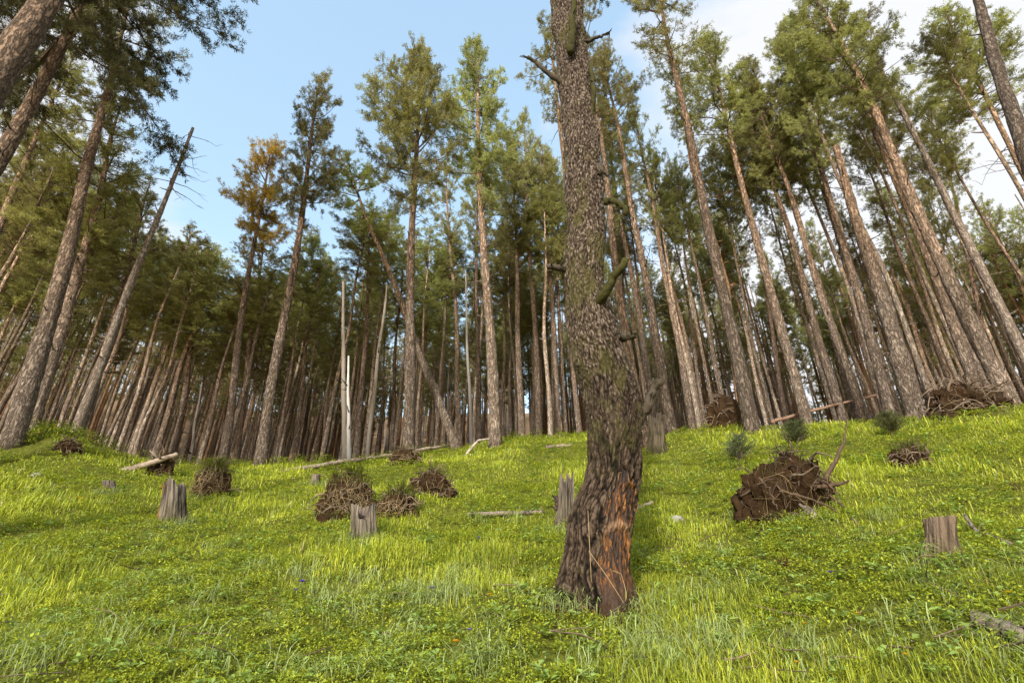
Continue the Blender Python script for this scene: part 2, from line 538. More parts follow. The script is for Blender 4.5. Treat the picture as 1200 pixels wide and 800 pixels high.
def trunk_mesh(mb, P, dia, seed, sides=12, stubs=10, top=.022, crown_from=.65, flare=.16, mat=0, dead=False, hmax=None, long_dead=0, warm=None):
    r = np.random.default_rng(seed)
    n = len(P)
    H = P[-1, 2]
    s = np.linspace(0, 1, n)
    R = (dia / 2 - top) * (1 - s) ** .8 + top
    R *= 1 + flare * np.exp(-P[:, 2] / .35)
    if dead: flare *= .5
    if dead: R = np.maximum(dia / 2 * (1 - .62 * s), .02) * (1 + flare * np.exp(-P[:, 2] / .3))
    R *= 1 + .05 * np.sin(s * 31 + seed) + .03 * np.sin(s * 77 + seed * 2)
    a0 = (.2 if warm is None else warm)
    hv = np.clip(a0 + s * .95, 0, 1)
    P2 = P.copy(); P2[0, 2] -= .25
    tube(mb, P2, R, sides, mat, np.stack([hv] * 3, -1), rough=.075, seed=seed)
    # short snapped branch stubs
    for k in range(stubs):
        t = r.uniform(.18, crown_from) if not dead else r.uniform(.15, .9)
        i = int(t * (n - 1)); p = P[i]
        a = r.uniform(0, 6.28); ln = R[i] + r.uniform(.06, .35)
        d = np.array([math.sin(a), math.cos(a), r.uniform(-.1, .5)])
        tube(mb, np.array([p, p + d * ln * .7, p + d * ln + np.array([0, 0, .02])]), np.array([.025, .018, .010]), 5, mat, (.1, .1, .1))
    # long thin dead branches
    for k in range(long_dead):
        t = r.uniform(crown_from * .55, crown_from * 1.02) if not dead else r.uniform(.74, .99)
        i = int(min(t, .98) * (n - 1)); p = P[i]
        a = r.uniform(0, 6.28); ln = r.uniform(.6, 1.9)
        d = np.array([math.sin(a), math.cos(a), r.uniform(-.25, .35)])
        q = [p]
        for j in range(5):
            q.append(q[-1] + unit(d) * ln / 5 + r.normal(0, .035, 3) + np.array([0, 0, -.02 * j]))
        tube(mb, np.array(q), np.linspace(.02, .005, 6), 4, mat, (.05, .05, .05))
        for j in range(r.integers(1, 4)):
            st = q[r.integers(2, 6)]
            en = st + unit(d + r.normal(0, .6, 3)) * r.uniform(.2, .6)
            tube(mb, np.array([st, (st + en) / 2 + r.normal(0, .03, 3), en]), np.array([.008, .006, .003]), 3, mat, (.05, .05, .05))

def vertical_lean(base, tx, ty):
    d = ray(tx, ty)
    k = base[1] / d[1]
    X, Z = d[0] * k, H_EYE + d[2] * k
    return (X - base[0]) / max(Z - base[2], .5), Z - base[2]

def height_for_row(base, lean, row):
    lo, hi = 1.0, 60.0
    for _ in range(50):
        mid = (lo + hi) / 2
        p = (base[0] + lean[0] * mid, base[1] + lean[1] * mid, base[2] + mid)
        if project(p)[1] > row: lo = mid
        else: hi = mid
    return lo

TREE_N = [0]
def make_tree(base, H, lean, dia, label, group, kind='pine', crown=None, crown_len=None, crown_r=None, mat='bark', stubs=12, long_dead=4,
              curve=None, name='pine_tree', wob=.10, warm=None, sides=12, cat='pine tree', flare=.16):
    TREE_N[0] += 1
    seed = 1000 + TREE_N[0]
    r = np.random.default_rng(seed)
    root = empty(name, base)
    tag(root, label, cat, group)
    P = trunk_path(H, lean, seed, wob if kind != 'dead' else .035, curve, n=90 if sides >= 14 else 34)
    dia = dia * .95
    mb = MB()
    cl = crown_len or H * r.uniform(.30, .42)
    cf = 1 - cl / H
    trunk_mesh(mb, P, dia, seed, sides, stubs, crown_from=cf if kind != 'dead' else .9, dead=kind == 'dead', long_dead=long_dead, warm=warm, flare=flare)
    mb.build('trunk', M[mat], root)
    if kind == 'dead': return root
    me = crown if crown is not None else CROWNS[int(r.integers(0, len(CROWNS)))]
    o = bpy.data.objects.new('crown', me); COL.objects.link(o); o.parent = root
    i = int(cf * (len(P) - 1))
    b = P[i]; ax = unit(P[-1] - b)
    cr = crown_r or cl * .24 * r.uniform(.85, 1.2)
    L0 = {6: 6.0}.get(0, None)
    bb = np.array([v.co[:] for v in ()]) if False else None
    nomL, nomR = CROWN_NOM[me.name]
    z = Vector(ax); x = Vector((1, 0, 0)); y = z.cross(x).normalized(); x = y.cross(z).normalized()
    rot = Matrix((x, y, z)).transposed().to_4x4() @ Matrix.Rotation(r.uniform(0, 6.28), 4, 'Z')
    o.matrix_local = Matrix.Translation(Vector(b)) @ rot @ Matrix.Diagonal((cr / nomR, cr / nomR, np.linalg.norm(P[-1] - b) / nomL * 1.03, 1))
    return root

CROWN_NOM = {}
for me in CROWNS: CROWN_NOM[me.name] = (8.0, 2.0)
for me in CROWN_LOW: CROWN_NOM[me.name] = (10.0, 2.1)
CROWN_NOM[CROWN_GOLD.name] = (6.0, 1.9)
CROWN_NOM[CROWN_WIDE.name] = (9.0, 4.6)
for me in CROWN_SPARSE: CROWN_NOM[me.name] = (7.0, 1.7)

PLACED = []
EDGE = 'pines along the edge of the clearing'
RIGHTG = 'tall pines on the right slope'
SNAGS = 'dead standing trunks'
def T(bx, by, t, tx, ty, dia, label, top=None, H=None, cy=None, crown=None, cr=None, group=EDGE, **kw):
    """a tree traced from the photo: base pixel, distance, a second pixel on its trunk, diameter"""
    p = at(bx, by, t); base = np.array([p[0], p[1], gz(p[0], p[1])])
    lx, _ = vertical_lean(base, tx, ty)
    r = np.random.default_rng(int(bx * 7 + by * 13 + tx) % 100000)
    lean = (lx, r.normal(0, .008))
    if H is None:
        H = height_for_row(base, lean, top) if top is not None else r.uniform(18.5, 21.5)
    cl = None
    if cy is not None:
        hb = height_for_row(base, lean, cy)
        cl = max(H - hb, 2.5)
    PLACED.append((base[0], base[1]))
    if group == RIGHTG and cr: cr *= .7
    if group == RIGHTG: dia *= .88
    return make_tree(base, H, lean, dia, label, group, crown=crown, crown_len=cl, crown_r=cr, **kw)

C, CL = CROWNS, CROWN_LOW
# ---- left side
T(-282, 550, 5.2, 24, 40, .58, 'thick scaly pine trunk cutting across the top left corner, mossy on its left', H=21, sides=24, long_dead=0, stubs=8, crown=C[0], cr=2.2)
T(-205, 550, 9.2, 60, 98, .46, 'tall grey pine with a big drooping dark crown hanging into the blue sky', H=22.5, cy=50, crown=CROWN_WIDE, cr=4.7, sides=20, stubs=14, long_dead=12)
T(-120, 548, 15.5, 41, 180, .40, 'slim pine with an orange sunlit right flank, beneath the big drooping crown', H=19.5, sides=14, long_dead=6, crown=C[1], cr=1.9)
T(6, 538, 12.5, 105, 180, .50, 'stout pine rooted on the leafy bank, front one of two parallel trunks', top=-15, cy=170, crown=C[5], cr=2.4, sides=18, long_dead=8)
T(22, 536, 14.0, 100, 270, .42, 'pine close behind the stout one on the leafy bank, running parallel to it', top=120, cy=300, crown=CL[0], cr=2.2, sides=14)
T(80, 527, 15.0, 222, 155, .30, 'leaning pale dead pine with bare drooping twigs at its tip against the sky', top=150, kind='dead', mat='bark_pale', long_dead=12, stubs=18, group=SNAGS, name='dead_tree', cat='dead tree', sides=14)
T(90, 524, 17.0, 130, 380, .38, 'slim pine with an orange side, just right of the leaning pale dead pine', top=215, cy=360, crown=CL[1], cr=2.0)
T(182, 528, 23, 236, 352, .33, 'slim pine standing beside the dark leaning log on the left', top=300, cy=400, crown=CL[2], cr=2.3)
T(205, 530, 24, 228, 400, .36, 'broad greyish trunk seen between the dark leaning log and the tall stump', top=290, cy=420, crown=CL[3], cr=2.3)
T(222, 548, 19, 237, 450, .15, 'short thin grey snag left of the grass-topped root clump', top=448, kind='dead', mat='grey_wood', long_dead=0, stubs=3, group=SNAGS, name='dead_tree', cat='dead tree')
T(263, 535, 19.5, 305, 250, .36, 'pine with a golden brown dying crown against the blue sky', top=172, cy=292, crown=CROWN_GOLD, cr=2.0, long_dead=6, sides=14)
T(281, 532, 24, 297, 380, .33, 'slender pine just right of the golden-crowned pine, its green crown lower', top=265, cy=380, crown=CL[0], cr=2.1)
T(302, 560, 16, 358, 215, .40, 'pine in front of the forest edge with an open narrow crown on blue sky', top=93, cy=262, crown=C[1], cr=1.55, sides=18, stubs=22, long_dead=6)
T(345, 545, 24, 368, 360, .30, 'slim pine left of the pale broken snag pair, behind the fallen pale log', top=300, cy=395, crown=CL[1], cr=2.0)
T(404, 545, 17.5, 402, 334, .24, 'tall bleached snag with a snapped top, standing over the fallen pale log', top=330, kind='dead', mat='pale', long_dead=0, stubs=10, group=SNAGS, name='dead_tree', cat='dead tree', flare=.8)
T(409, 545, 16.8, 408, 420, .17, 'short whitish snag right beside the taller bleached snag', top=417, kind='dead', mat='white_wood', long_dead=0, stubs=4, group=SNAGS, name='dead_tree', cat='dead tree')
T(418, 542, 22, 430, 330, .32, 'pine with an orange upper trunk right behind the bleached snags', top=255, cy=345, crown=C[5], cr=2.0)
T(430, 540, 20, 454, 335, .22, 'pale dead trunk tilting to the right between bleached snags and dark straight pine', top=333, kind='dead', mat='pale', long_dead=0, stubs=8, group=SNAGS, name='dead_tree', cat='dead tree')
T(536, 527, 17.5, 432, 256, .34, 'strongly leaning pine crossing behind a straight trunk, its crown tipped left', top=192, cy=275, crown=C[6], cr=1.9, long_dead=5, sides=14)
T(478, 543, 15.5, 488, 190, .40, 'straight dark-trunked pine above the root mounds, crown full against the blue sky', top=60, cy=245, crown=C[2], cr=2.1, sides=18, stubs=26, long_dead=8)
T(580, 546, 16.2, 565, 200, .42, 'straight pine with dead side branches left of the old curved pine, pointed crown', top=52, cy=238, crown=C[3], cr=2.2, sides=18, stubs=26, long_dead=16)
T(541, 512, 25, 524, 240, .32, 'slim pine between the leaning pine and the white thin snag', top=200, cy=330, crown=C[7], cr=1.7)
T(553, 515, 23, 546, 322, .19, 'thin white dead pole between two straight pines', top=318, kind='dead', mat='white_wood', long_dead=0, stubs=4, group=SNAGS, name='dead_tree', cat='dead tree')
T(562, 513, 27, 560, 330, .33, 'slim pine right behind the thin white dead pole', top=190, cy=330, crown=C[8], cr=1.9)
T(612, 511, 24, 602, 250, .36, 'clean orange-grey pine first right of the pine with dead side branches', top=175, cy=290, crown=C[0], cr=1.9)
T(632, 515, 24, 618, 230, .36, 'second clean pine left of the old curved pine, pointed crown beside it', top=140, cy=290, crown=C[4], cr=1.7)
T(655, 513, 24, 640, 280, .35, 'pale trunk touching its twin, left of the old curved pine', top=170, cy=330, crown=C[1], cr=1.9)
T(664, 511, 25, 648, 290, .30, 'thinner right twin of two pale trunks left of the old curved pine', top=185, cy=340, crown=C[5], cr=1.7)
T(681, 510, 27, 662, 350, .35, 'pine half hidden by the left edge of the old curved trunk', top=190, cy=330, crown=C[2], cr=1.8)
T(700, 516, 16.5, 642, 10, .40, 'pine showing as a pale sliver along the upper left side of the old curved trunk', H=22, sides=14, long_dead=6, crown=C[6], cr=1.9, wob=.04)
# ---- right of the old tree
T(758, 546, 14, 688, 60, .36, 'scaly pine directly behind the old curved tree, showing on its right side', H=20.5, sides=18, crown=C[7], cr=2.3, warm=.5, long_dead=14, group=RIGHTG)
T(791, 526, 16.5, 712, 95, .42, 'orange-topped pine, second trunk right of the old curved tree, standing by a stump', H=18.5, crown=C[8], cr=2.4, long_dead=14, sides=16, group=RIGHTG)
T(774, 520, 19, 726, 250, .36, 'greyish pine tight on the left of the orange-topped pine', H=18.5, crown=C[3], cr=2.0, group=RIGHTG)
T(813, 506, 19.5, 756, 205, .36, 'slim straight pine third right of the old curved tree', H=17.5, crown=C[5], cr=1.9, group=RIGHTG)
T(826, 507, 24, 775, 260, .32, 'thin pine in the gap left of the orange crooked pine', H=18, crown=CL[0], cr=1.9, group=RIGHTG)
T(888, 535, 13.2, 773, 0, .46, 'big leaning scaly pine left of the earthy root plate, foot among bluish saplings', H=22, sides=22, crown=C[6], cr=3.2, cy=85, stubs=20, long_dead=14, group=RIGHTG)
T(870, 502, 17, 800, 130, .33, 'crooked orange-barked pine bending behind the big scaly pine', H=18.5, mat='bark_orange', curve=([0, 3, 6, 8, 12, 19], [0, .16, .38, .25, 0, 0]), crown=C[7], cr=1.8, sides=14, group=RIGHTG)
T(948, 505, 15.5, 846, 112, .42, 'straight pine just behind the earthy root plate, left of three close trunks', H=19.0, crown=C[0], cr=2.6, sides=16, long_dead=10, group=RIGHTG)
T(920, 500, 22, 868, 200, .28, 'slim dark pine between the crooked orange pine and the root plate pine', H=18.5, mat='bark_dark', crown=C[8], cr=1.8, group=RIGHTG)
T(990, 498, 17, 892, 167, .37, 'pine with the leaning brown log behind its foot, above the bare upright root', H=18, crown=C[1], cr=2.1, group=RIGHTG, sides=14)
T(1006, 500, 17.5, 944, 300, .34, 'left trunk of a tight pair rising over the bare upright root', H=18, crown=C[2], cr=1.9, group=RIGHTG)
T(1018, 503, 16.5, 904, 171, .35, 'right trunk of a tight pair rising over the bare upright root', H=18.5, crown=C[4], cr=2.1, group=RIGHTG, sides=14)
T(1030, 480, 21, 986, 300, .30, 'slim pale pine between the tight trunk pair and the thick snag', H=18, crown=C[5], cr=1.8, group=RIGHTG)
T(1043, 494, 15.5, 929, 85, .40, 'orange-topped pine left of the thick grey snag on the right slope', H=19.5, crown=C[3], cr=2.5, group=RIGHTG, sides=16, long_dead=10)
T(1056, 490, 19, 945, 180, .33, 'slim pine tucked behind the thick grey snag, orange near the crown', H=18.5, crown=C[8], cr=1.9, group=RIGHTG)
T(1074, 491, 12.8, 981, 178, .52, 'thick grey snag with a snapped top among the right-hand pines', top=172, kind='dead', mat='bark', warm=.0, long_dead=0, stubs=20, group=SNAGS, name='dead_tree', cat='dead tree', sides=18)
T(1107, 488, 19, 1046, 322, .24, 'thin dead pine with a hooked tip, right of the thick grey snag', top=315, kind='dead', mat='bark', long_dead=6, stubs=10, group=SNAGS, name='dead_tree', cat='dead tree')
T(1131, 490, 19.5, 1056, 300, .28, 'thin pine left of the tangled roots on the upper right bank', H=17, crown=C[6], cr=1.8, group=RIGHTG)
T(1148, 478, 15, 1079, 300, .40, 'straight brown pine rising right out of the tangled roots on the bank', H=18, crown=C[7], cr=2.2, group=RIGHTG, sides=16)
T(1170, 480, 17, 1096, 300, .32, 'slender orange pine between two thick trunks over the tangled roots', H=18.5, crown=C[1], cr=2.0, group=RIGHTG)
T(1192, 487, 12.8, 998, 83, .50, 'thick pine over the right end of the tangled roots, lit orange near its crown', H=19.0, crown=C[2], cr=2.7, sides=20, long_dead=12, group=RIGHTG)
T(1232, 480, 15, 1142, 300, .34, 'pale snag with a flat snapped top against white sky, far right', top=54, kind='dead', mat='bark_pale', long_dead=4, stubs=22, group=SNAGS, name='dead_tree', cat='dead tree', sides=16)
T(1152, 476, 21, 1081, 54, .30, 'dark upright slim pine crossing the pale flat-topped snag', H=20, mat='bark_dark', crown=C[5], cr=2.2, group=RIGHTG)
T(1331, 470, 14, 1160, 125, .38, 'orange forked-looking pine next to the grey trunk in the upper right corner', H=18.5, crown=C[4], cr=2.9, sides=16, long_dead=14, group=RIGHTG)
T(1310, 470, 8.4, 1175, 90, .44, 'smooth grey trunk slanting through the upper right corner', H=20, sides=22, crown=C[0], cr=2.2, long_dead=0, stubs=10, group=RIGHTG, warm=-.4)
T(1250, 478, 24, 1150, 240, .28, 'thin pine low behind the pale flat-topped snag, small loose crown', H=15.5, crown=C[6], cr=2.0, group=RIGHTG)
T(1395, 465, 17, 1250, 150, .36, 'pine beyond the upper right corner trunk, only its loose crown showing', H=17.5, crown=C[3], cr=2.6, group=RIGHTG)

# ---- the forest behind: countable trees, standing on the same slope
TLX = [-200, 0, 100, 180, 205, 240, 290, 330, 365, 400, 440, 480, 560, 640, 660, 720, 1000, 1400]
TLY = [60, 120, 140, 205, 290, 268, 295, 322, 290, 270, 245, 240, 215, 185, 160, 90, 20, -20]
def treeline_cap(base, H, r):
    px = project((base[0], base[1], base[2] + H))[0]
    row = np.interp(px, TLX, TLY) + r.uniform(0, 55)
    return min(H, height_for_row(base, (0, 0), row))

def fill_forest():
    r = np.random.default_rng(77)
    pts = list(PLACED)
    n = 0
    tries = 0
    protos = {}
    while n < 240 and tries < 60000:
        tries += 1
        az = r.uniform(-.93, .93)
        rmax = np.interp(az, [-.9, -.1, .2, .9], [46, 46, 46, 44])
        rmin = crest_r(az) + 3.0
        rr = math.sqrt(r.uniform(rmin ** 2, rmax ** 2))
        x, y = rr * math.sin(az), rr * math.cos(az)
        dmin = 1.3 if az < .1 else 1.15
        if any((x - a) ** 2 + (y - b) ** 2 < dmin * dmin for a, b in pts): continue
        base = np.array([x, y, gz(x, y)])
        Hc = treeline_cap(base, r.uniform(13.5, 18.0), r)
        if Hc < 8.5: continue
        pts.append((x, y)); n += 1
        side = 'left' if az < -.25 else ('middle' if az < .12 else 'right')
        lab = {'left': 'slender pine deep in the crowded dark forest, behind the tall broken stump',
               'middle': 'slender pine deep in the forest interior, behind the leaning pine and pale logs',
               'right': 'slender pine far up the right slope, seen between the larger trunks'}[side]
        grp = {'left': 'far pines crowding the left forest', 'middle': 'far pines crowding the middle forest', 'right': 'far pines up the right slope'}[side]
        H = Hc
        lean = (r.normal(0, .02), r.normal(0, .015))
        low = r.uniform() < (.32 if az < .1 else .05)
        me = CL[int(r.integers(0, 4))] if low else C[int(r.integers(0, len(C)))]
        cl = H * (r.uniform(.38, .52) if low else r.uniform(.27, .38))
        make_tree(base, H, lean, r.uniform(.17, .29), lab, grp, crown=me, crown_len=cl, crown_r=r.uniform(1.4, 2.05) * (1 if az < .12 else .66), sides=8,
                  stubs=6, long_dead=2, mat='bark_far_lit' if r.uniform() < .92 else 'bark')
fill_forest()

# ---- far wood: one mass
def far_wood():
    r = np.random.default_rng(9)
    lod = []
    for i in range(3):
        me = crown_mesh('far_crown', 300 + i, 9.0, 2.2, .45, K=6, ln=.24, wd=.024, keep=.7, twigs=False, mats=[M['needles']],
                        prof=((0, .6), (.3, 1), (.7, .6), (1, .1)))
        v = np.empty(len(me.vertices) * 3, np.float32); me.vertices.foreach_get('co', v)
        c = np.empty(len(me.vertices) * 4, np.float32); me.attributes['Col'].data.foreach_get('color', c)
        lod.append((v.reshape(-1, 3).astype(float), c.reshape(-1, 4)[:, :3].astype(float)))
        bpy.data.meshes.remove(me)
    mb = MB()
    for k in range(900):
        az = r.uniform(-1.0, 1.0)
        rr = r.uniform(47, 78)
        if az > 0: rr = r.uniform(36, 62)
        x, y = rr * math.sin(az), rr * math.cos(az); z = gz(x, y)
        if az > .15 and r.uniform() < .15: continue
        bare = r.uniform() < .62
        full = (not bare) and r.uniform() < (.22 if az < .15 else .5)
        if full: rr = r.uniform(62, 92) if az < .15 else r.uniform(50, 75)
        x, y = rr * math.sin(az), rr * math.cos(az); z = gz(x, y)
        H = treeline_cap((x, y, z), r.uniform(13, 17), r)
        if H < 7: continue
        cl = H * (.95 if full else (r.uniform(.42, .6) if az < .1 else r.uniform(.35, .55)))
        P = trunk_path(H, (r.normal(0, .02), r.normal(0, .02)), 5000 + k, n=8) + np.array([x, y, z])
        tube(mb, P, np.linspace(.15, .03, 8), 6, 1 + int(r.uniform() < .4), np.stack([np.linspace(.2, 1, 8)] * 3, -1))  # orange bark on some far trunks stands in for golden sunlight
        if bare: continue
        v, c = lod[k % 3]
        a = r.uniform(0, 6.28); ca, sa = math.cos(a), math.sin(a)
        sc = r.uniform(.8, 1.1)
        V = np.stack([(v[:, 0] * ca - v[:, 1] * sa) * sc, (v[:, 0] * sa + v[:, 1] * ca) * sc, v[:, 2] * cl / 9.0], -1)
        V = V + np.array([P[-1][0], P[-1][1], z + H - cl])
        mb.add(V, np.arange(len(V)).reshape(-1, 4), 0, c)
    o = mb.build('far_wood', [M['needles'], M['bark_far_lit'], M['bark_orange']], smooth_=False)
    tag(o, 'dark wood of pines reading as one mass beyond the last single trunks', 'wood', kind='stuff')
far_wood()

# ------------------------------------------------------------------ the old curved pine in front
MAIN_PX = [(708, 705, 100), (690, 704, 95), (675, 700, 92), (660, 700, 88), (640, 703, 83), (620, 703, 86), (600, 706, 85), (580, 711, 80), (560, 717, 73), (545, 719, 71),
           (525, 721, 67), (500, 721, 68), (480, 720, 69), (460, 716, 67), (440, 710, 67), (420, 703, 66), (400, 697, 62), (380, 693, 57), (360, 688, 53), (340, 685, 49), (304, 686, 47),
           (280, 687, 45), (225, 684, 46), (169, 681, 44), (112, 675, 41), (56, 670, 39), (0, 664, 38)]
main_base = G(703, 704)
mz, mx, mr = [], [], []
for py, cx, w in MAIN_PX:
    d = ray(cx, py); k = main_base[1] / d[1]
    mz.append(H_EYE + d[2] * k - main_base[2]); mx.append(d[0] * k - main_base[0]); mr.append(w / 2 / F * k)
mz, mx, mr = map(np.array, (mz, mx, mr)); mr = mr * .915
HT = mz[-1]
mz = np.concatenate([[-.4], mz, [HT + 2, HT + 5, HT + 7]])
mx = np.concatenate([[mx[0]], mx, [mx[-1] - .12, mx[-1] - .1, mx[-1] + .15]])
mr = np.concatenate([[mr[0] * 1.05], mr, [mr[-1] * .85, mr[-1] * .45, .05]])

def smooth_interp(z, xs, ys, k=.12):
    return (np.interp(z - k, xs, ys) + 2 * np.interp(z, xs, ys) + np.interp(z + k, xs, ys)) / 4

def fbm(p, o=4):
    return mnoise.fractal(Vector(p), 1.0, 2.1, o)

def build_main():
    root = empty('old_pine_tree', main_base)
    tag(root, 'massive old pine with curved trunk and raw orange bark wound near its foot', 'pine tree')
    nth = 340
    zs = np.concatenate([np.arange(-.3, 2.2, .0105), np.arange(2.2, HT + .2, .015), np.linspace(HT + .3, HT + 7, 40)])
    nz = len(zs)
    cx = smooth_interp(zs, mz, mx); R = smooth_interp(zs, mz, mr)
    cy = .06 * np.sin(zs * .9 + 1)* np.clip(zs, 0, 1)
    th = np.arange(nth) * 2 * math.pi / nth
    V = np.zeros((nz, nth, 3)); C_ = np.zeros((nz, nth, 3)); S = np.zeros((nz, nth), bool)
    z_top = np.interp(553, [m[0] for m in MAIN_PX][::-1], mz[1:-3][::-1]); z_bot = -.1
    for i, z in enumerate(zs):
        r0 = R[i]
        low = float(smooth((2.0 - z) / 1.2))
        flare = math.exp(-max(z, 0) / .16)
        for j, t in enumerate(th):
            s_, c_ = math.sin(t), math.cos(t)
            if z > HT + .25:
                V[i, j] = (cx[i] + s_ * r0, cy[i] - c_ * r0, z); C_[i, j] = (.6, 0, 1); continue
            # twist of the grain
            tt = t + z * .12
            px_, py_ = math.sin(tt) * r0, math.cos(tt) * r0
            wx = mnoise.noise((px_ * 5, py_ * 5, z * 3.5)) * .5
            n = mnoise.noise((px_ * 34 + wx * 3, py_ * 34 + wx * 3, z * 5.0))
            nb = mnoise.noise((px_ * 15 + wx * 2, py_ * 15 + wx * 2, z * 2.4 + 7))
            n2 = mnoise.noise((px_ * 60, py_ * 60, z * 26 + 9))
            fur = max(math.exp(-(n / .13) ** 2) * .7, math.exp(-(nb / .10) ** 2))
            hor = math.exp(-(mnoise.noise((px_ * 14, py_ * 14, z * 15 + 5 + wx)) / .08) ** 2)
            dl = -.020 * fur + .009 * n2 + .010 * abs(n) - .009 * hor
            m1 = mnoise.noise((px_ * 36 + wx * 4, py_ * 36 + wx * 4, z * 15 + wx * 6))
            m2 = mnoise.noise((px_ * 70, py_ * 70, z * 34))
            e = min(abs(m1) / .26, 1.0)
            du = .011 * e + .009 * m2 + .016 * mnoise.noise((px_ * 14, py_ * 14, z * 7 + 4))
            lump = .030 * mnoise.noise((px_ * 5.5, py_ * 5.5, z * 2.2 + 20)) + .02 * mnoise.noise((s_, c_, z * 1.7))
            # wound: facing the viewer, a little to the right
            cen = .42 + .10 * math.sin(z * 3); half = .62 * float(smooth((z_top - z) / .35 + .12))
            edge = half + .30 * mnoise.noise((px_ * 9, py_ * 9, z * 3.2)) + .28 * mnoise.noise((px_ * 26, py_ * 26, z * 7)) + .12 * n2 - abs(t - 2 * math.pi * (t > math.pi) - cen)
            ins = edge > 0 and z < z_top and z > z_bot
            sc = min(max(edge / .15, 0), 1) if (z < z_top) else 0
            d = (low * dl + (1 - low) * du) * (1 - .35 * sc) + lump - .018 * sc
            band = math.exp(-((z - .50 - .05 * math.sin(3 * t)) / .035) ** 2) * sc
            d += .016 * band * (1 + mnoise.noise((px_ * 30, py_ * 30, z * 20)))
            lobes = .24 * flare * max(0, math.sin(t * 3 + .6) + .5 * math.sin(t * 5 + 2)) 
            rr = r0 + d + lobes * .5
            V[i, j] = (cx[i] + s_ * rr, cy[i] - c_ * rr, z)
            h = low * (.95 - fur * .85 - .35 * hor + .35 * n2) + (1 - low) * (.12 + .55 * e + .6 * m2)
            C_[i, j] = (min(max(h, 0), 1), min(max(lump * 12 + .5, 0), 1), min(max(z / 5.0, 0), 1)); S[i, j] = ins
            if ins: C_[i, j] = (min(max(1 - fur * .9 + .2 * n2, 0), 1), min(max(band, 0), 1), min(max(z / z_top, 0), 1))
    idx = np.arange(nz * nth).reshape(nz, nth)
    a = idx[:-1]; b = idx[1:]
    q = np.stack([a, np.roll(a, -1, 1), np.roll(b, -1, 1), b], -1).reshape(-1, 4)
    sf = S[:-1].reshape(-1)
    V = V.reshape(-1, 3); C_ = C_.reshape(-1, 3)
    def sub(mask, name, mat):
        f = q[mask]
        u, inv = np.unique(f, return_inverse=True)
        mb = MB(); mb.add(V[u], inv.reshape(-1, 4), 0, C_[u])
        return mb.build(name, mat, root)
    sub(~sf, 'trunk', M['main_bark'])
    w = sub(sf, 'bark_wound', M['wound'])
    w['label'] = 'raw orange and dark streaked wood where the bark is stripped'
    def P(px, py, dy=0.0):
        d = ray(px, py); k = (main_base[1] + dy) / d[1]
        return np.array([d[0] * k, d[1] * k, H_EYE + d[2] * k]) - main_base
    def stub(pts, radii, mat, seed=0, twigs=0, label=None):
        mb = MB(); r = np.random.default_rng(seed)
        pts = np.array(pts)
        s = np.linspace(0, 1, len(pts)); s2 = np.linspace(0, 1, 14)
        P_ = np.stack([np.interp(s2, s, pts[:, k]) for k in range(3)], -1) + r.normal(0, .009, (14, 3))
        R_ = np.interp(s2, s, radii)
        tube(mb, P_, R_, 11, 0, (.6, .6, .6), rough=.24, seed=seed)
        for k in range(twigs):
            st = P_[r.integers(4, 14)]
            d = unit(r.normal(0, 1, 3)) * r.uniform(.05, .16)
            tube(mb, np.array([st, st + d * .5 + r.normal(0, .01, 3), st + d]), np.array([.012, .008, .004]), 4, 0, (.5, .5, .5))
        o = mb.build('branch_stub', mat, root)
        if label: o['label'] = label
    stub([P(668, 103, -.05), P(645, 88, -.12), P(630, 75, -.15), P(618, 68, -.18)], [.045, .032, .022, .024], M['mossy'], 1, 9, 'knobbly dead branch pointing left')
    stub([P(698, 360, -.10), P(709, 344, -.32), P(722, 322, -.42), P(734, 305, -.5)], [.055, .045, .040, .034], M['moss_stub'], 2, 2, 'thick moss-covered stub pointing up right')
    stub([P(722, 397, -.05), P(735, 393, -.15), P(745, 393, -.18)], [.05, .04, .035], M['mossy'], 3, 3)
    stub([P(745, 500, .05), P(757, 478, -.02), P(765, 455, -.05), P(773, 447, -.08)], [.048, .040, .034, .036], M['mossy'], 4, 5)
    stub([P(668, 316, -.02), P(655, 313, -.1), P(643, 313, -.14)], [.045, .032, .026], M['mossy'], 5, 2)
    stub([P(668, 60, -.28), P(671, 30, -.36), P(674, -5, -.42)], [.05, .04, .03], M['moss_stub'], 6, 4)
    stub([P(688, 48, -.1), P(702, 44, -.2), P(714, 38, -.26)], [.028, .02, .012], M['mossy'], 7, 5)
    stub([P(702, 238, -.05), P(715, 234, -.15), P(727, 240, -.2), P(733, 250, -.22)], [.05, .04, .032, .03], M['moss_stub'], 8, 5)
    stub([P(690, 150, -.12), P(696, 110, -.2), P(692, 75, -.22)], [.04, .035, .02], M['moss_stub'], 9, 4)
    stub([P(698, 190, -.1), P(706, 200, -.2), P(712, 206, -.24)], [.04, .03, .018], M['mossy'], 10, 4)
    # crown high above the frame
    o = bpy.data.objects.new('crown', CROWN_WIDE); COL.objects.link(o); o.parent = root
    o.matrix_local = Matrix.Translation((float(mx[-4]), 0, HT + 3.2)) @ Matrix.Diagonal((.5, .5, .55, 1))
    # ring of torn bark litter at the foot is part of the trunk flare

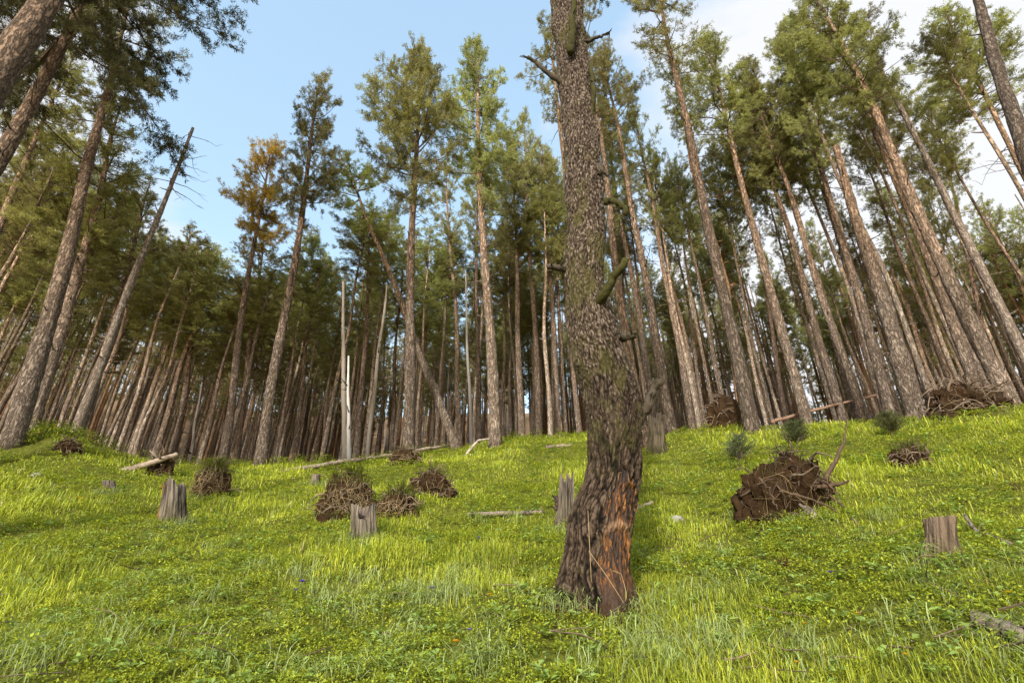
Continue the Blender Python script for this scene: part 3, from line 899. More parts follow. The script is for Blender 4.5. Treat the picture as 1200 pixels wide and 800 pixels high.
def main_bark_material():
    m, nt, out = new_mat('old_pine_bark'); g = N(nt)
    at_ = g('ShaderNodeAttribute', attribute_name='Col')
    sep = g('ShaderNodeSeparateColor'); g.link(at_.outputs['Color'], sep.inputs[0])
    vec = obj_coords(g, (1, 1, .55), rand=False)
    n1 = noise_tex(g, vec, 42, 7, .75); n2 = noise_tex(g, vec, 4.5, 5, .65); n3 = noise_tex(g, vec, 90, 4, .6)
    h = g.math('ADD', sep.outputs[0], g.math('MULTIPLY', g.math('SUBTRACT', n1, .5), .9))
    low = g.ramp(h, [(.12, (.004, .003, .002)), (.45, (.020, .0135, .009)), (.8, (.052, .036, .024)), (1, (.11, .08, .057))])  # bark browns deepened to stand in for shade on the trunk's front
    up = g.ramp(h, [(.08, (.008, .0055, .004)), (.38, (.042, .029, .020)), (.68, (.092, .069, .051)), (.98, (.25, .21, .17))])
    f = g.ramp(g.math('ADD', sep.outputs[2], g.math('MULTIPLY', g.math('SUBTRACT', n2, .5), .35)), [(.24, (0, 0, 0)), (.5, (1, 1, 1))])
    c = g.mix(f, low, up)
    moss = g.ramp(g.math('ADD', noise_tex(g, vec, 3.2, 6, .7), g.math('MULTIPLY', n1, .12)), [(.56, (0, 0, 0)), (.68, (1, 1, 1))])
    c = g.mix(g.math('MULTIPLY', moss, .6), c, g.mix(n1, (.03, .03, .008), (.11, .105, .028)))
    s = g('ShaderNodeBsdfPrincipled'); s.inputs['Roughness'].default_value = .9; s.inputs['Specular IOR Level'].default_value = .15
    g.link(c, s.inputs['Base Color'])
    bp = g('ShaderNodeBump'); bp.inputs['Strength'].default_value = .8; bp.inputs['Distance'].default_value = .015
    g.link(g.math('ADD', n1, g.math('MULTIPLY', n3, .4)), bp.inputs['Height']); g.link(bp.outputs[0], s.inputs['Normal'])
    g.link(s.outputs[0], out.inputs[0]); return m
M['main_bark'] = main_bark_material()

def wound_material():
    m, nt, out = new_mat('stripped_bark_wound'); g = N(nt)
    at_ = g('ShaderNodeAttribute', attribute_name='Col')
    sep = g('ShaderNodeSeparateColor'); g.link(at_.outputs['Color'], sep.inputs[0])
    vec = obj_coords(g, (26, 26, 2.4), rand=False); vb = obj_coords(g, (5, 5, 2.5), rand=False)
    n1 = noise_tex(g, vec, 1.3, 7, .7, .5); n2 = noise_tex(g, vb, 1.6, 5, .65); n3 = noise_tex(g, vec, 3.5, 5, .7)
    c = g.ramp(g.math('ADD', n1, g.math('MULTIPLY', g.math('SUBTRACT', n2, .5), .55)),
               [(.38, (.008, .006, .004)), (.50, (.045, .021, .009)), (.60, (.21, .078, .013)), (.75, (.37, .18, .05))])
    c = g.mix(g.ramp(sep.outputs[0], [(.2, (1, 1, 1)), (.6, (0, 0, 0))]), c, (.015, .010, .008))
    c = g.mix(g.math('MULTIPLY', sep.outputs[1], .6), c, g.mix(n3, (.09, .045, .025), (.42, .27, .16)))
    # greyer and darker toward the ground
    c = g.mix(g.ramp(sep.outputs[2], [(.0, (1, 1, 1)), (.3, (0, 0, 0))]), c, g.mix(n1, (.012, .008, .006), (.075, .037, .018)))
    s = g('ShaderNodeBsdfPrincipled'); s.inputs['Roughness'].default_value = .6; s.inputs['Specular IOR Level'].default_value = .3
    g.link(c, s.inputs['Base Color'])
    bp = g('ShaderNodeBump'); bp.inputs['Strength'].default_value = .9; bp.inputs['Distance'].default_value = .015
    g.link(n1, bp.inputs['Height']); g.link(bp.outputs[0], s.inputs['Normal'])
    g.link(s.outputs[0], out.inputs[0]); return m
M['wound'] = wound_material()
M['mossy'] = wood_mat('mossy_dead_branch', (.07, .055, .038), (.16, .13, .095), (.05, .048, .018), (9, 9, 9))
M['moss_stub'] = wood_mat('moss_coat', (.045, .045, .012), (.13, .125, .03), (.04, .028, .016), (14, 14, 14), .9)
build_main()

# ------------------------------------------------------------------ blades and leaves (vectorised)
def blades(mb, pos, h, w, az, bend, col, mat=0, tipcol=1.15, basecol=.55):
    n = len(pos)
    d = np.stack([np.sin(az), np.cos(az), np.zeros(n)], -1)
    sd = np.stack([np.cos(az), -np.sin(az), np.zeros(n)], -1)
    # turn the blade's flat side a random way
    up = np.array([0, 0, 1.0])
    hb = h[:, None]; bb = bend[:, None]
    p0 = pos; p1 = pos + up * hb * .5 * (1 - .12 * bb) + d * hb * .16 * bb
    p2 = pos + up * hb * .82 * (1 - .28 * bb) + d * hb * .46 * bb
    p3 = pos + up * hb * (1 - .52 * bb) + d * hb * .86 * bb
    ww = w[:, None]
    V = np.stack([p0 - sd * ww * .8, p0 + sd * ww * .8, p1 - sd * ww, p1 + sd * ww, p2 - sd * ww * .7, p2 + sd * ww * .7, p3], 1).reshape(-1, 3)
    k = np.arange(n)[:, None] * 7
    q = np.concatenate([k + np.array([[0, 1, 3, 2]]), k + np.array([[2, 3, 5, 4]])])
    t = k + np.array([[4, 5, 6]])
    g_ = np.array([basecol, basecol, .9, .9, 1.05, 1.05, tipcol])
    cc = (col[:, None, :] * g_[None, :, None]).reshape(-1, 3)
    off = mb.n
    mb.add(V, q, mat, cc)
    mb.f.append((t + off, mat))

def leaves(mb, pos, dirs, size, wid, col, mat=0, fold=.25):
    n = len(pos)
    d = unit(dirs)
    sd = unit(np.cross(d, np.array([0, 0, 1.0]) + np.random.default_rng(n).normal(0, .25, (n, 3))))
    up = np.cross(sd, d)
    s = size[:, None]; w = (size * wid)[:, None]
    b = pos; m1 = pos + d * s * .5 + sd * w + up * s * fold * .5; m2 = pos + d * s * .5 - sd * w + up * s * fold * .5; tp = pos + d * s
    mid = pos + d * s * .5
    V = np.stack([b, m1, tp, m2, mid], 1).reshape(-1, 3)
    k = np.arange(n)[:, None] * 5
    f = np.concatenate([k + np.array([[0, 1, 4]]), k + np.array([[1, 2, 4]]), k + np.array([[2, 3, 4]]), k + np.array([[3, 0, 4]])])
    cc = np.repeat(col, 5, axis=0)
    mb.add(V, f, mat, cc)

_pw = np.random.default_rng(21)
_pf = [(2 * math.pi / wl * math.cos(a), 2 * math.pi / wl * math.sin(a), _pw.uniform(0, 6.28), am)
       for wl, am in ((4.5, 1.0), (3.1, .9), (2.0, .8), (1.3, .7), (.8, .6), (.55, .5), (.35, .4)) for a in _pw.uniform(0, 6.28, 2)]
def patch(x, y, ph=0.0):
    z = np.zeros_like(x)
    for kx, ky, p, am in _pf: z = z + am * np.sin(kx * x + ky * y + p + ph * (1 + am))
    return z / 2.4

def sample_ring(r, r0, r1, dens, azm=.93):
    n = int(.5 * (r1 * r1 - r0 * r0) * 2 * azm * dens)
    rr = np.sqrt(r.uniform(r0 * r0, r1 * r1, n)); az = r.uniform(-azm, azm, n)
    return rr * np.sin(az), rr * np.cos(az), rr

def clear_of_trunk(x, y, rad=.31):
    return ((x - main_base[0]) ** 2 + (y - main_base[1]) ** 2) > rad * rad

GREENS = np.array([(.36, .43, .040), (.42, .48, .045), (.27, .36, .05), (.50, .51, .06), (.44, .53, .19), (.58, .50, .24)])
def grass():
    r = np.random.default_rng(31)
    mb = MB()
    for r0, r1, dens, hs, ws in ((1.6, 4, 3000, 1.0, .0021), (4, 6, 2700, 1.0, .0026), (6, 9, 1700, 1.05, .0036), (9, 13, 950, 1.1, .0052), (13, 18, 480, 1.15, .008), (18, 25, 170, 1.2, .012)):
        x, y, rr = sample_ring(r, r0, r1, dens)
        p1, p2 = patch(x, y), patch(x, y, 2.7)
        keep = clear_of_trunk(x, y) & (r.uniform(0, 1, len(x)) < np.clip(.62 + .5 * p1, .12, 1))
        if r0 >= 18: keep &= (rr < crest_r(np.arctan2(x, y)) + 3.0)
        if r0 == 13: keep &= (rr < crest_r(np.arctan2(x, y)) + 2.5)
        x, y, p1, p2 = x[keep], y[keep], p1[keep], p2[keep]
        n = len(x)
        z = ground(x, y)
        kind = np.where(p2 > .45, 1, 0)
        u = r.uniform(0, 1, n)
        kind = np.where(u < .16, 2, kind); kind = np.where((u > .16) & (u < .30), 3, kind)
        kind = np.where((u > .30) & (u < .345), 4, kind); kind = np.where((u > .345) & (u < .37), 5, kind)
        h = hs * (.038 + .058 * np.clip(p1 + .35, 0, 1.5)) * r.uniform(.45, 1.6, n)
        tall = r.uniform(0, 1, n) < .035
        h = np.where(tall, h * 1.9, h)
        col = GREENS[kind] * r.uniform(.6, 1.35, (n, 1)) * (1 + .15 * p2[:, None]) * (1.0 + .12 * min(r0, 13) / 13)
        bend = np.clip(r.normal(.75, .35, n), .1, 1.6)
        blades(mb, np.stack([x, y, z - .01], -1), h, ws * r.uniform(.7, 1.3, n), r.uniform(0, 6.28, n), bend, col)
    # tussocks of long arching pale blades
    TU = [(190, 617), (203, 619), (216, 616), (413, 636), (426, 638), (439, 635), (1090, 659), (1104, 662), (1119, 659), (362, 570), (378, 570), (120, 580), (134, 580), (870, 612), (900, 614), (925, 615), (965, 612), (380, 606), (400, 608), (230, 584), (256, 584), (485, 583), (525, 583), (646, 625), (660, 628), (655, 708), (675, 714), (700, 716), (735, 716), (755, 712), (560, 612), (600, 611), (1150, 755), (1185, 765), (385, 712), (430, 716), (460, 700), (365, 690), (500, 712), (540, 705), (60, 655), (95, 640), (30, 690), (150, 690), (215, 690), (250, 705), (590, 735), (610, 700),
          (650, 715), (790, 712), (820, 700), (700, 760), (560, 680), (300, 668), (470, 745), (120, 740), (20, 770), (330, 735), (850, 690), (735, 735), (1040, 610), (1010, 640), (980, 590), (1120, 700), (270, 640), (180, 660)]
    for (px, py) in TU + [(r.uniform(-60, 1260), 800 - 170 * r.uniform(0, 1) ** 1.2) for _ in range(60)]:
        c = G(px, py); n = int(r.integers(26, 60))
        sp = .10
        x = c[0] + r.normal(0, sp, n); y = c[1] + r.normal(0, sp, n); z = ground(x, y)
        a0 = r.uniform(0, 6.28)
        col = np.array((.43, .53, .21)) * r.uniform(.6, 1.3, (n, 1))
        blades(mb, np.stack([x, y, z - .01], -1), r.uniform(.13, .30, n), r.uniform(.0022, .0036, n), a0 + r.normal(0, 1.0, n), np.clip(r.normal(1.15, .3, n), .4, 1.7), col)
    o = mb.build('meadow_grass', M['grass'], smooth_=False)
    tag(o, 'bright yellow-green meadow grass covering the slope', 'grass', kind='stuff')
grass()

def herbs():
    r = np.random.default_rng(41)
    mb = MB()
    for r0, r1, dens, sz in ((1.6, 4.2, 230, 1.0), (4.2, 7, 150, 1.2), (7, 11, 65, 1.5), (11, 18, 20, 2.0)):
        x, y, rr = sample_ring(r, r0, r1, dens)
        p2 = patch(x, y, 1.3)
        keep = clear_of_trunk(x, y, .34) & (r.uniform(0, 1, len(x)) < np.clip(.55 + .9 * p2, .05, 1))
        x, y = x[keep], y[keep]
        n = len(x)
        typ = r.uniform(0, 1, n)
        for i in range(n):
            z0 = gz(x[i], y[i]); base = np.array([x[i], y[i], z0])
            if typ[i] < .72:        # small bushy shoots of bilberry: many tiny bright leaves
                m = int(r.integers(26, 46)); hh = r.uniform(.05, .13) * sz ** .5
                rad = r.uniform(.04, .09) * sz
                ph = r.uniform(0, 6.28, m); q = np.sqrt(r.uniform(0, 1, m)) * rad
                pos = base + np.stack([np.sin(ph) * q, np.cos(ph) * q, hh * (1 - .45 * (q / rad) ** 2) * r.uniform(.55, 1.1, m)], -1)
                d = np.stack([np.sin(ph), np.cos(ph), r.uniform(-.1, .7, m)], -1) + r.normal(0, .5, (m, 3))
                t = r.uniform(0, 1)
                c0 = np.array((.30, .38, .035)) * (1 - t) + np.array((.40, .45, .042)) * t
                col = c0 * r.uniform(.6, 1.3, (m, 1))
                leaves(mb, pos, d, r.uniform(.013, .024, m) * sz, .34, col)
            else:                    # broader rosette leaves
                m = int(r.integers(5, 11)); ph = r.uniform(0, 6.28, m)
                hh = r.uniform(.05, .12)
                pos = base + np.stack([np.sin(ph) * .02, np.cos(ph) * .02, r.uniform(.5, 1, m) * hh], -1)
                d = np.stack([np.sin(ph), np.cos(ph), r.uniform(.0, .5, m)], -1)
                col = np.array((.27, .39, .10)) * r.uniform(.7, 1.35, (m, 1))
                leaves(mb, pos, d, r.uniform(.03, .06, m) * sz ** .5, .36, col)
    # leafy bank in the left distance and bushes along the wood's edge
    for (px, py, t, rad, n) in ((30, 535, 13.2, .7, 26), (60, 538, 13.6, .6, 24), (105, 545, 15, .9, 22), (180, 545, 16, 1.2, 24), (230, 548, 17, 1.2, 20), (640, 515, 18, 1.5, 16), (740, 515, 18, 1.5, 16), (900, 503, 16, 1.2, 18), (980, 500, 16, 1.2, 18), (1060, 493, 15, 1.2, 18), (1170, 482, 14, 1.0, 14), (345, 535, 17, 1.2, 40), (275, 545, 17, .8, 30), (440, 540, 17, .8, 26), (500, 530, 18, 1.0, 20), (410, 560, 15, .8, 20)):
        c = at(px, py, t)
        for k in range(n):
            a = r.uniform(0, 6.28); q = math.sqrt(r.uniform()) * rad
            bx, by = c[0] + q * math.sin(a), c[1] + q * math.cos(a)
            m = 26
            pos = np.array([bx, by, gz(bx, by)]) + np.stack([r.normal(0, .10, m), r.normal(0, .10, m), r.uniform(.03, .30, m)], -1)
            d = r.normal(0, 1, (m, 3)) + np.array([0, 0, .3])
            leaves(mb, pos, d, r.uniform(.035, .065, m), .36, np.array((.24, .30, .03)) * r.uniform(.5, 1.3, (m, 1)))
    o = mb.build('ground_cover', M['leaf'], smooth_=False)
    tag(o, 'low leafy herbs and bilberry shoots among the grass', 'ground cover', kind='stuff')
herbs()

def litter():
    r = np.random.default_rng(51); mb = MB()
    # torn bark flakes and needles round the foot of the old pine
    n = 1500
    a = r.uniform(0, 6.28, n); q = .30 + np.abs(r.normal(0, .16, n))
    x = main_base[0] + q * np.sin(a); y = main_base[1] - q * np.cos(a); z = ground(x, y) + r.uniform(.0, .05, n) * (q < .5)
    d = r.normal(0, 1, (n, 3)); d[:, 2] *= .35
    leaves(mb, np.stack([x, y, z + .012], -1), d, r.uniform(.012, .045, n), .3, np.array((.17, .10, .055)) * r.uniform(.35, 1.3, (n, 1)), fold=.1)
    # fallen twigs scattered in the grass
    for k in range(150):
        c = G(r.uniform(-80, 1280), 560 + 235 * r.uniform() ** .8)
        L = r.uniform(.08, .4); az = r.uniform(0, 6.28)
        dd = np.array([math.sin(az), math.cos(az), r.uniform(-.1, .35)])
        p = c + np.array([0, 0, .03])
        tube(mb, np.array([p, p + dd * L * .5 + r.normal(0, .015, 3), p + dd * L]), np.array([.006, .005, .002]) * r.uniform(.6, 1.3), 4, 0, np.array((.22, .16, .11)) * r.uniform(.4, 1.2))
    # brown cone and needle litter in patches
    x, y, rr = sample_ring(r, 2, 12, 26)
    kp = patch(x, y, 4.2) > .35; x, y = x[kp], y[kp]; n = len(x)
    d = r.normal(0, 1, (n, 3)); d[:, 2] *= .4
    leaves(mb, np.stack([x, y, ground(x, y) + .03], -1), d, r.uniform(.015, .05, n), .25, np.array((.30, .20, .10)) * r.uniform(.4, 1.2, (n, 1)), fold=.1)
    o = mb.build('forest_litter', M['straw'], smooth_=False)
    tag(o, 'brown bark flakes, twigs and needles lying in the grass', 'litter', kind='stuff')
litter()

# ------------------------------------------------------------------ stumps
def stump(px, py, wpx, hpx, label, seed, mat, jag=.35, flare=.35, ridge=.14, split=None, name='tree_stump', cat='tree stump', lean=(0, 0), wound=None, spl=0):
    b = G(px, py)
    t = b[1] * CP + (b[2] - H_EYE) * SP
    R = wpx / 2 / F * t; Hh = hpx / F * t * 1.05
    lean = (lean[0] + (px - 600) / 600 * .27, lean[1] - .1)
    r = np.random.default_rng(seed)
    root = empty(name, b); tag(root, label, cat, 'tree stumps in the grass' if name == 'tree_stump' else None)
    nth, nz = 110, 34
    th = np.arange(nth) * 2 * math.pi / nth
    mb, cap = MB(), MB()
    topj = np.array([mnoise.noise((math.sin(a) * 1.4 + seed, math.cos(a) * 1.4, seed)) * .9 + mnoise.noise((math.sin(a) * 5, math.cos(a) * 5, seed + 3)) * .6 for a in th])
    hh = Hh * (1 - jag * .5 + jag * np.clip(topj, -.9, .9) * .55)
    if split is not None: hh = np.where(np.abs(((th - split + math.pi) % (2 * math.pi)) - math.pi) < .45, hh * .55, hh)
    V, C_ = [], []
    for k in range(nz):
        s = k / (nz - 1)
        for j, a in enumerate(th):
            z = -.15 + (hh[j] + .15) * s
            rd = ridge * (mnoise.noise((math.sin(a) * 2.6, math.cos(a) * 2.6, z * 2.5 + seed)) + .7 * mnoise.noise((math.sin(a) * 9, math.cos(a) * 9, z * 3 + seed)) - .8 * math.exp(-(mnoise.noise((math.sin(a) * 5, math.cos(a) * 5, z * 1.2 + seed * 2)) / .10) ** 2))
            rr = R * (1 + rd + .20 * mnoise.noise((math.sin(a) * 1.1 + seed, math.cos(a) * 1.1, z / Hh * 1.6)) + flare * math.exp(-max(z, 0) / (Hh * .22)) * (1 + .6 * math.sin(a * 4 + seed)))
            V.append((math.sin(a) * rr + lean[0] * z, -math.cos(a) * rr + lean[1] * z, z))
            v = min(1.15, max(.18, .85 + .55 * rd / ridge))
            g_ = min(1.0, .35 + max(z, 0) / Hh * 1.1 + .3 * rd / ridge)
            C_.append((v * (.62 + .38 * g_), v * (.66 + .34 * g_), v * (.42 + .58 * g_)))
    V = np.array(V); C_ = np.array(C_)
    i = np.arange(nz - 1)[:, None] * nth; j = np.arange(nth)[None, :]; j2 = (j + 1) % nth
    q = np.stack([i + j, i + j2, i + nth + j2, i + nth + j], -1).reshape(-1, 4)
    if wound is not None:
        a_face = np.tile(th, nz - 1); dev = np.abs(((a_face - wound + math.pi) % (2 * math.pi)) - math.pi)
        msk = dev < .55
    else: msk = np.zeros(len(q), bool)
    mb.add(V, q[~msk], 0, C_)
    mb.build('bark', mat, root)
    if wound is not None:
        m2 = MB(); m2.add(V * np.array([1.0, 1.0, 1]), q[msk], 0, C_); o = m2.build('rotten_wood', M['red_wood'], root); o['label'] = 'reddish rotten wood showing on its left flank'
    top = V[-nth:]
    rings = [top]
    cen = top.mean(axis=0); cen[2] = hh.min() * .93
    for f in (.7, .4, .15):
        ring = cen + (top - cen) * np.array([f, f, f * .8])
        ring[:, 2] += r.normal(0, Hh * .03, nth)
        rings.append(ring)
    CV = np.vstack(rings + [cen[None]])
    i = np.arange(3)[:, None] * nth
    q = np.stack([i + j, i + j2, i + nth + j2, i + nth + j], -1).reshape(-1, 4)
    cap.add(CV, q, 0, (.8, .75, .7))
    k = 3 * nth; jj = np.arange(nth)
    cap.f.append((np.stack([k + jj, k + (jj + 1) % nth, np.full(nth, 4 * nth)], -1), 0))
    cap.build('broken_top', M['grey_wood'], root)
    for k in range(spl):
        a = r.uniform(3.6, 5.6); p = np.array([math.sin(a) * R * .9, -math.cos(a) * R * .9, Hh * r.uniform(.05, .45)])
        d = unit(np.array([math.sin(a) * .8, -math.cos(a) * .5 - .2, r.uniform(.1, .9)])); L = R * r.uniform(.7, 1.5)
        ms = MB(); tube(ms, np.array([p - d * .05, p + d * L * .5 + r.normal(0, .01, 3), p + d * L]), np.array([.04, .03, .006]), 6, 0, (.35, .3, .27), rough=.3, seed=k)
        ms.build('splinter', mat, root)
    return root

stump(202, 613, 24, 52, 'tall broken stump with a reddish left flank, in open grass on the left', 1, M['grey_wood'], jag=.4, wound=4.9, flare=.38)
stump(425, 632, 28, 41, 'silvery split stump standing in front of the straw-draped root mound', 2, M['grey_wood'], jag=.25, split=.3, flare=.32)
stump(370, 567, 10, 11, 'tiny cut stump in the grass left of the straw-draped root mound', 3, M['grey_wood'], jag=.15)
stump(1105, 655, 30, 46, 'flat-topped brown stump on the right, beside pale antler-like sticks', 4, M['brown_stump'] if 'brown_stump' in M else M['grey_wood'], jag=.12, flare=.25)
stump(770, 530, 20, 46, 'mossy stump with a ledge, against the trunks right of the old curved pine', 6, M['mossy'], jag=.3, flare=.2)
stump(663, 620, 16, 74, 'jagged grey broken stump half hidden behind the left of the old curved pine', 7, M['grey_wood'], jag=.55, flare=.55, ridge=.28, lean=(.02, 0), spl=9)
stump(127, 577, 13, 13, 'small grey rounded stump in the grass far left of the tall broken stump', 8, M['grey_wood'], jag=.12)

# ------------------------------------------------------------------ root plates and mounds
def root_mound(px, py, wpx, hpx, label, seed, t=None, roots=26, straw=0, grass_top=0, depth=.6, name='root_plate', cat='root plate', cave=.25, major=4, overhang=.0, hang=0.5, flat=1.0, skew=0.0, rc=1.0):
    if t is None:
        b = G(px, py)
    else:
        p = at(px, py, t); b = np.array([p[0], p[1], gz(p[0], p[1])])
    t = b[1] * CP + (b[2] - H_EYE) * SP
    W = wpx / 2 / F * t; Hh = hpx / F * t
    r = np.random.default_rng(seed)
    root = empty(name, b); tag(root, label, cat, 'upturned roots on the slope')
    roots = max(roots, 60)
    nu, nv = 120, 60
    V = []
    for k in range(nv):
        v = k / (nv - 1) * math.pi * .62 - .12 * math.pi
        for j in range(nu):
            u = j / nu * 2 * math.pi
            d = Vector((math.cos(v) * math.cos(u), math.cos(v) * math.sin(u), math.sin(v)))
            n = mnoise.fractal(d * 1.7 + Vector((seed, 0, 0)), 1.0, 2.0, 3) * .30 + mnoise.fractal(d * 5 + Vector((0, seed, 0)), .8, 2.1, 5) * .17 - .05 * math.exp(-(mnoise.noise(d * 4.2 + Vector((0, 0, seed))) / .12) ** 2)
            fr = max(0, -d.y) 
            n -= cave * fr * math.exp(-((d.z - .12) / .3) ** 2)
            s = 1 + n
            zf = math.copysign(abs(d.z) ** flat, d.z)
            V.append((d.x * W * s - skew * W * (1 - zf), d.y * W * depth * s - overhang * d.z * W, zf * Hh * (s * .8 + .2)))
    V = np.array(V)
    i = np.arange(nv - 1)[:, None] * nu; j = np.arange(nu)[None, :]; j2 = (j + 1) % nu
    q = np.stack([i + j, i + j2, i + nu + j2, i + nu + j], -1).reshape(-1, 4)
    mb = MB(); mb.add(V, q, 0, (1, 1, 1))
    kk = (nv - 1) * nu; jj = np.arange(nu)
    mb.v.append(V[kk:kk + nu].mean(axis=0)[None]); mb.c.append(np.ones((1, 3)))
    mb.f.append((np.stack([kk + jj, kk + (jj + 1) % nu, np.full(nu, mb.n)], -1), 0)); mb.n += 1
    mb.build('soil', M['soil'], root)
    front = V[(V[:, 1] < .25 * W) & (V[:, 2] > -.02)]
    tg = MB()
    for k in range(roots):
        p = front[r.integers(0, len(front))] * 1.0
        d = unit(p / np.array([W, W * depth, Hh])) + r.normal(0, .5, 3)
        ln = W * r.uniform(.4, 1.0); qn = [p - d * .03]
        for s in range(6):
            d = unit(d + r.normal(0, .38, 3) + np.array([0, 0, -hang * .4]))
            qn.append(qn[-1] + d * ln / 6)
        qn = np.array(qn); qn[:, 2] = np.maximum(qn[:, 2], -.03)
        tube(tg, qn, np.linspace(r.uniform(.008, .02), .003, 7) * (t / 9) ** .35, 5, 0, np.array((1, 1, 1)) * r.uniform(.4, 1.15) * rc)
    if roots: tg.build('root_tangle', M['root'], root)
    for k in range(major):
        p = front[r.integers(0, len(front))] * .9
        d = unit(p / np.array([W, W * depth, Hh])) + r.normal(0, .35, 3)
        ln = W * r.uniform(.5, 1.0); qn = [p]
        for s in range(8):
            d = unit(d + r.normal(0, .3, 3) + np.array([0, 0, -.12]))
            qn.append(qn[-1] + d * ln / 8)
        qn = np.array(qn); qn[:, 2] = np.maximum(qn[:, 2], -.02)
        m2 = MB(); tube(m2, qn, np.linspace(.035, .008, 9) * W * 1.1, 7, 0, (.8, .8, .8), rough=.15, seed=k)
        m2.build('root', M['root'], root)
    if straw:
        st = MB()
        n = straw
        d0 = r.normal(0, 1, (n, 3)); d0[:, 2] = np.abs(d0[:, 2]) * .9 + .15; d0[:, 1] -= .25; d0 = unit(d0)
        tan = r.normal(0, 1, (n, 3)); tan[:, 2] -= .35 * (r.uniform(0, 1, n) < .5)
        tan = unit(tan - d0 * (tan * d0).sum(1, keepdims=True))
        ln = r.uniform(.35, 1.15, (n, 1)); off_ = r.uniform(.86, 1.16, (n, 1))
        pts_ = []
        for q_ in (0, .33, .66, 1.0):
            dd_ = unit(d0 + tan * ln * q_ + r.normal(0, .05, (n, 3)))
            zf_ = np.sign(dd_[:, 2:]) * np.abs(dd_[:, 2:]) ** flat
            P_ = np.concatenate([dd_[:, :1] * W, dd_[:, 1:2] * W * depth - overhang * dd_[:, 2:] * W, zf_ * Hh], 1) * (off_ + .10 * math.sin(q_ * 3.14))
            P_[:, 2] -= Hh * .14 * q_ * q_ * r.uniform(0, 1.6, n)
            P_[:, 2] = np.maximum(P_[:, 2], -.02)
            pts_.append(P_)
        w = r.uniform(.0013, .003, n)[:, None] * (t / 8)
        sd = unit(np.cross(tan, d0 + r.normal(0, .3, (n, 3))))
        VV = np.stack([pts_[0] - sd * w, pts_[0] + sd * w, pts_[1] - sd * w, pts_[1] + sd * w, pts_[2] - sd * w * .8, pts_[2] + sd * w * .8, pts_[3]], 1).reshape(-1, 3)
        k = np.arange(n)[:, None] * 7
        col = np.array((.36, .27, .14)) * r.uniform(.2, 1.2, (n, 1))
        off = st.n
        st.add(VV, np.concatenate([k + np.array([[0, 1, 3, 2]]), k + np.array([[2, 3, 5, 4]])]), 0, np.repeat(col, 7, axis=0))
        st.f.append((k + np.array([[4, 5, 6]]), 0))
        st.build('dry_grass', M['straw'], root, smooth_=False)
    if grass_top:
        gt = MB()
        topv = V[(V[:, 2] > Hh * .6)]
        n = grass_top
        p = topv[r.integers(0, len(topv), n)]
        az = np.arctan2(p[:, 0], p[:, 1]) + r.normal(0, .9, n)
        col = np.array((.17, .20, .035)) * r.uniform(.6, 1.3, (n, 1))
        blades(gt, p, r.uniform(.12, .34, n), r.uniform(.003, .006, n), az, np.clip(r.normal(1.0, .3, n), .2, 1.7), col)
        gt.build('grass_tuft', M['grass'], root, smooth_=False)
    return root

root_mound(405, 603, 66, 42, 'largest root mound left of centre, draped in long dry straw', 11, roots=60, straw=420, grass_top=380, cave=.6, overhang=.18)
root_mound(464, 604, 52, 26, 'low straw-covered mound tucked right of the silvery split stump', 12, roots=40, straw=260, grass_top=220, cave=.1, major=1)
root_mound(505, 581, 50, 27, 'dark tangle of roots in the grass, with green leaves growing from its middle', 13, roots=70, straw=80, grass_top=120, cave=.6)
root_mound(473, 560, 36, 18, 'small root mound at the foot of the straight dark-trunked pine', 14, roots=60, straw=60, grass_top=60, cave=.3, t=14.6)
root_mound(244, 581, 44, 36, 'root clump crowned by a fountain of green and brown grass', 15, roots=40, straw=300, grass_top=600, cave=.7, major=1)
root_mound(186, 556, 34, 28, 'knot of bare roots beside the dark leaning log on the left', 16, roots=46, straw=40, cave=.3, major=5, t=13.2)
root_mound(68, 552, 30, 17, 'small root stub poking out of the leafy bank on the far left', 17, roots=20, straw=80, cave=.3, major=3, t=12.6)
root_mound(857, 518, 46, 38, 'reddish root heap behind the big leaning scaly pine', 18, roots=70, straw=10, cave=.35, major=5, t=14.8)
root_mound(1152, 518, 96, 36, 'wide tangle of dark roots along the upper right bank', 19, roots=130, straw=80, cave=.5, major=8, t=11.0, hang=.9)
root_mound(1070, 545, 46, 20, 'small earthy hollow under grass below the wide root tangle', 20, roots=90, straw=20, grass_top=160, cave=.5, major=1)
EP = root_mound(930, 606, 102, 60, 'large earthy root plate on the right with a bare upright root', 22, roots=60, straw=150, grass_top=60, cave=.5, major=4, depth=.5, overhang=.3, flat=.8, skew=.16, rc=.5)
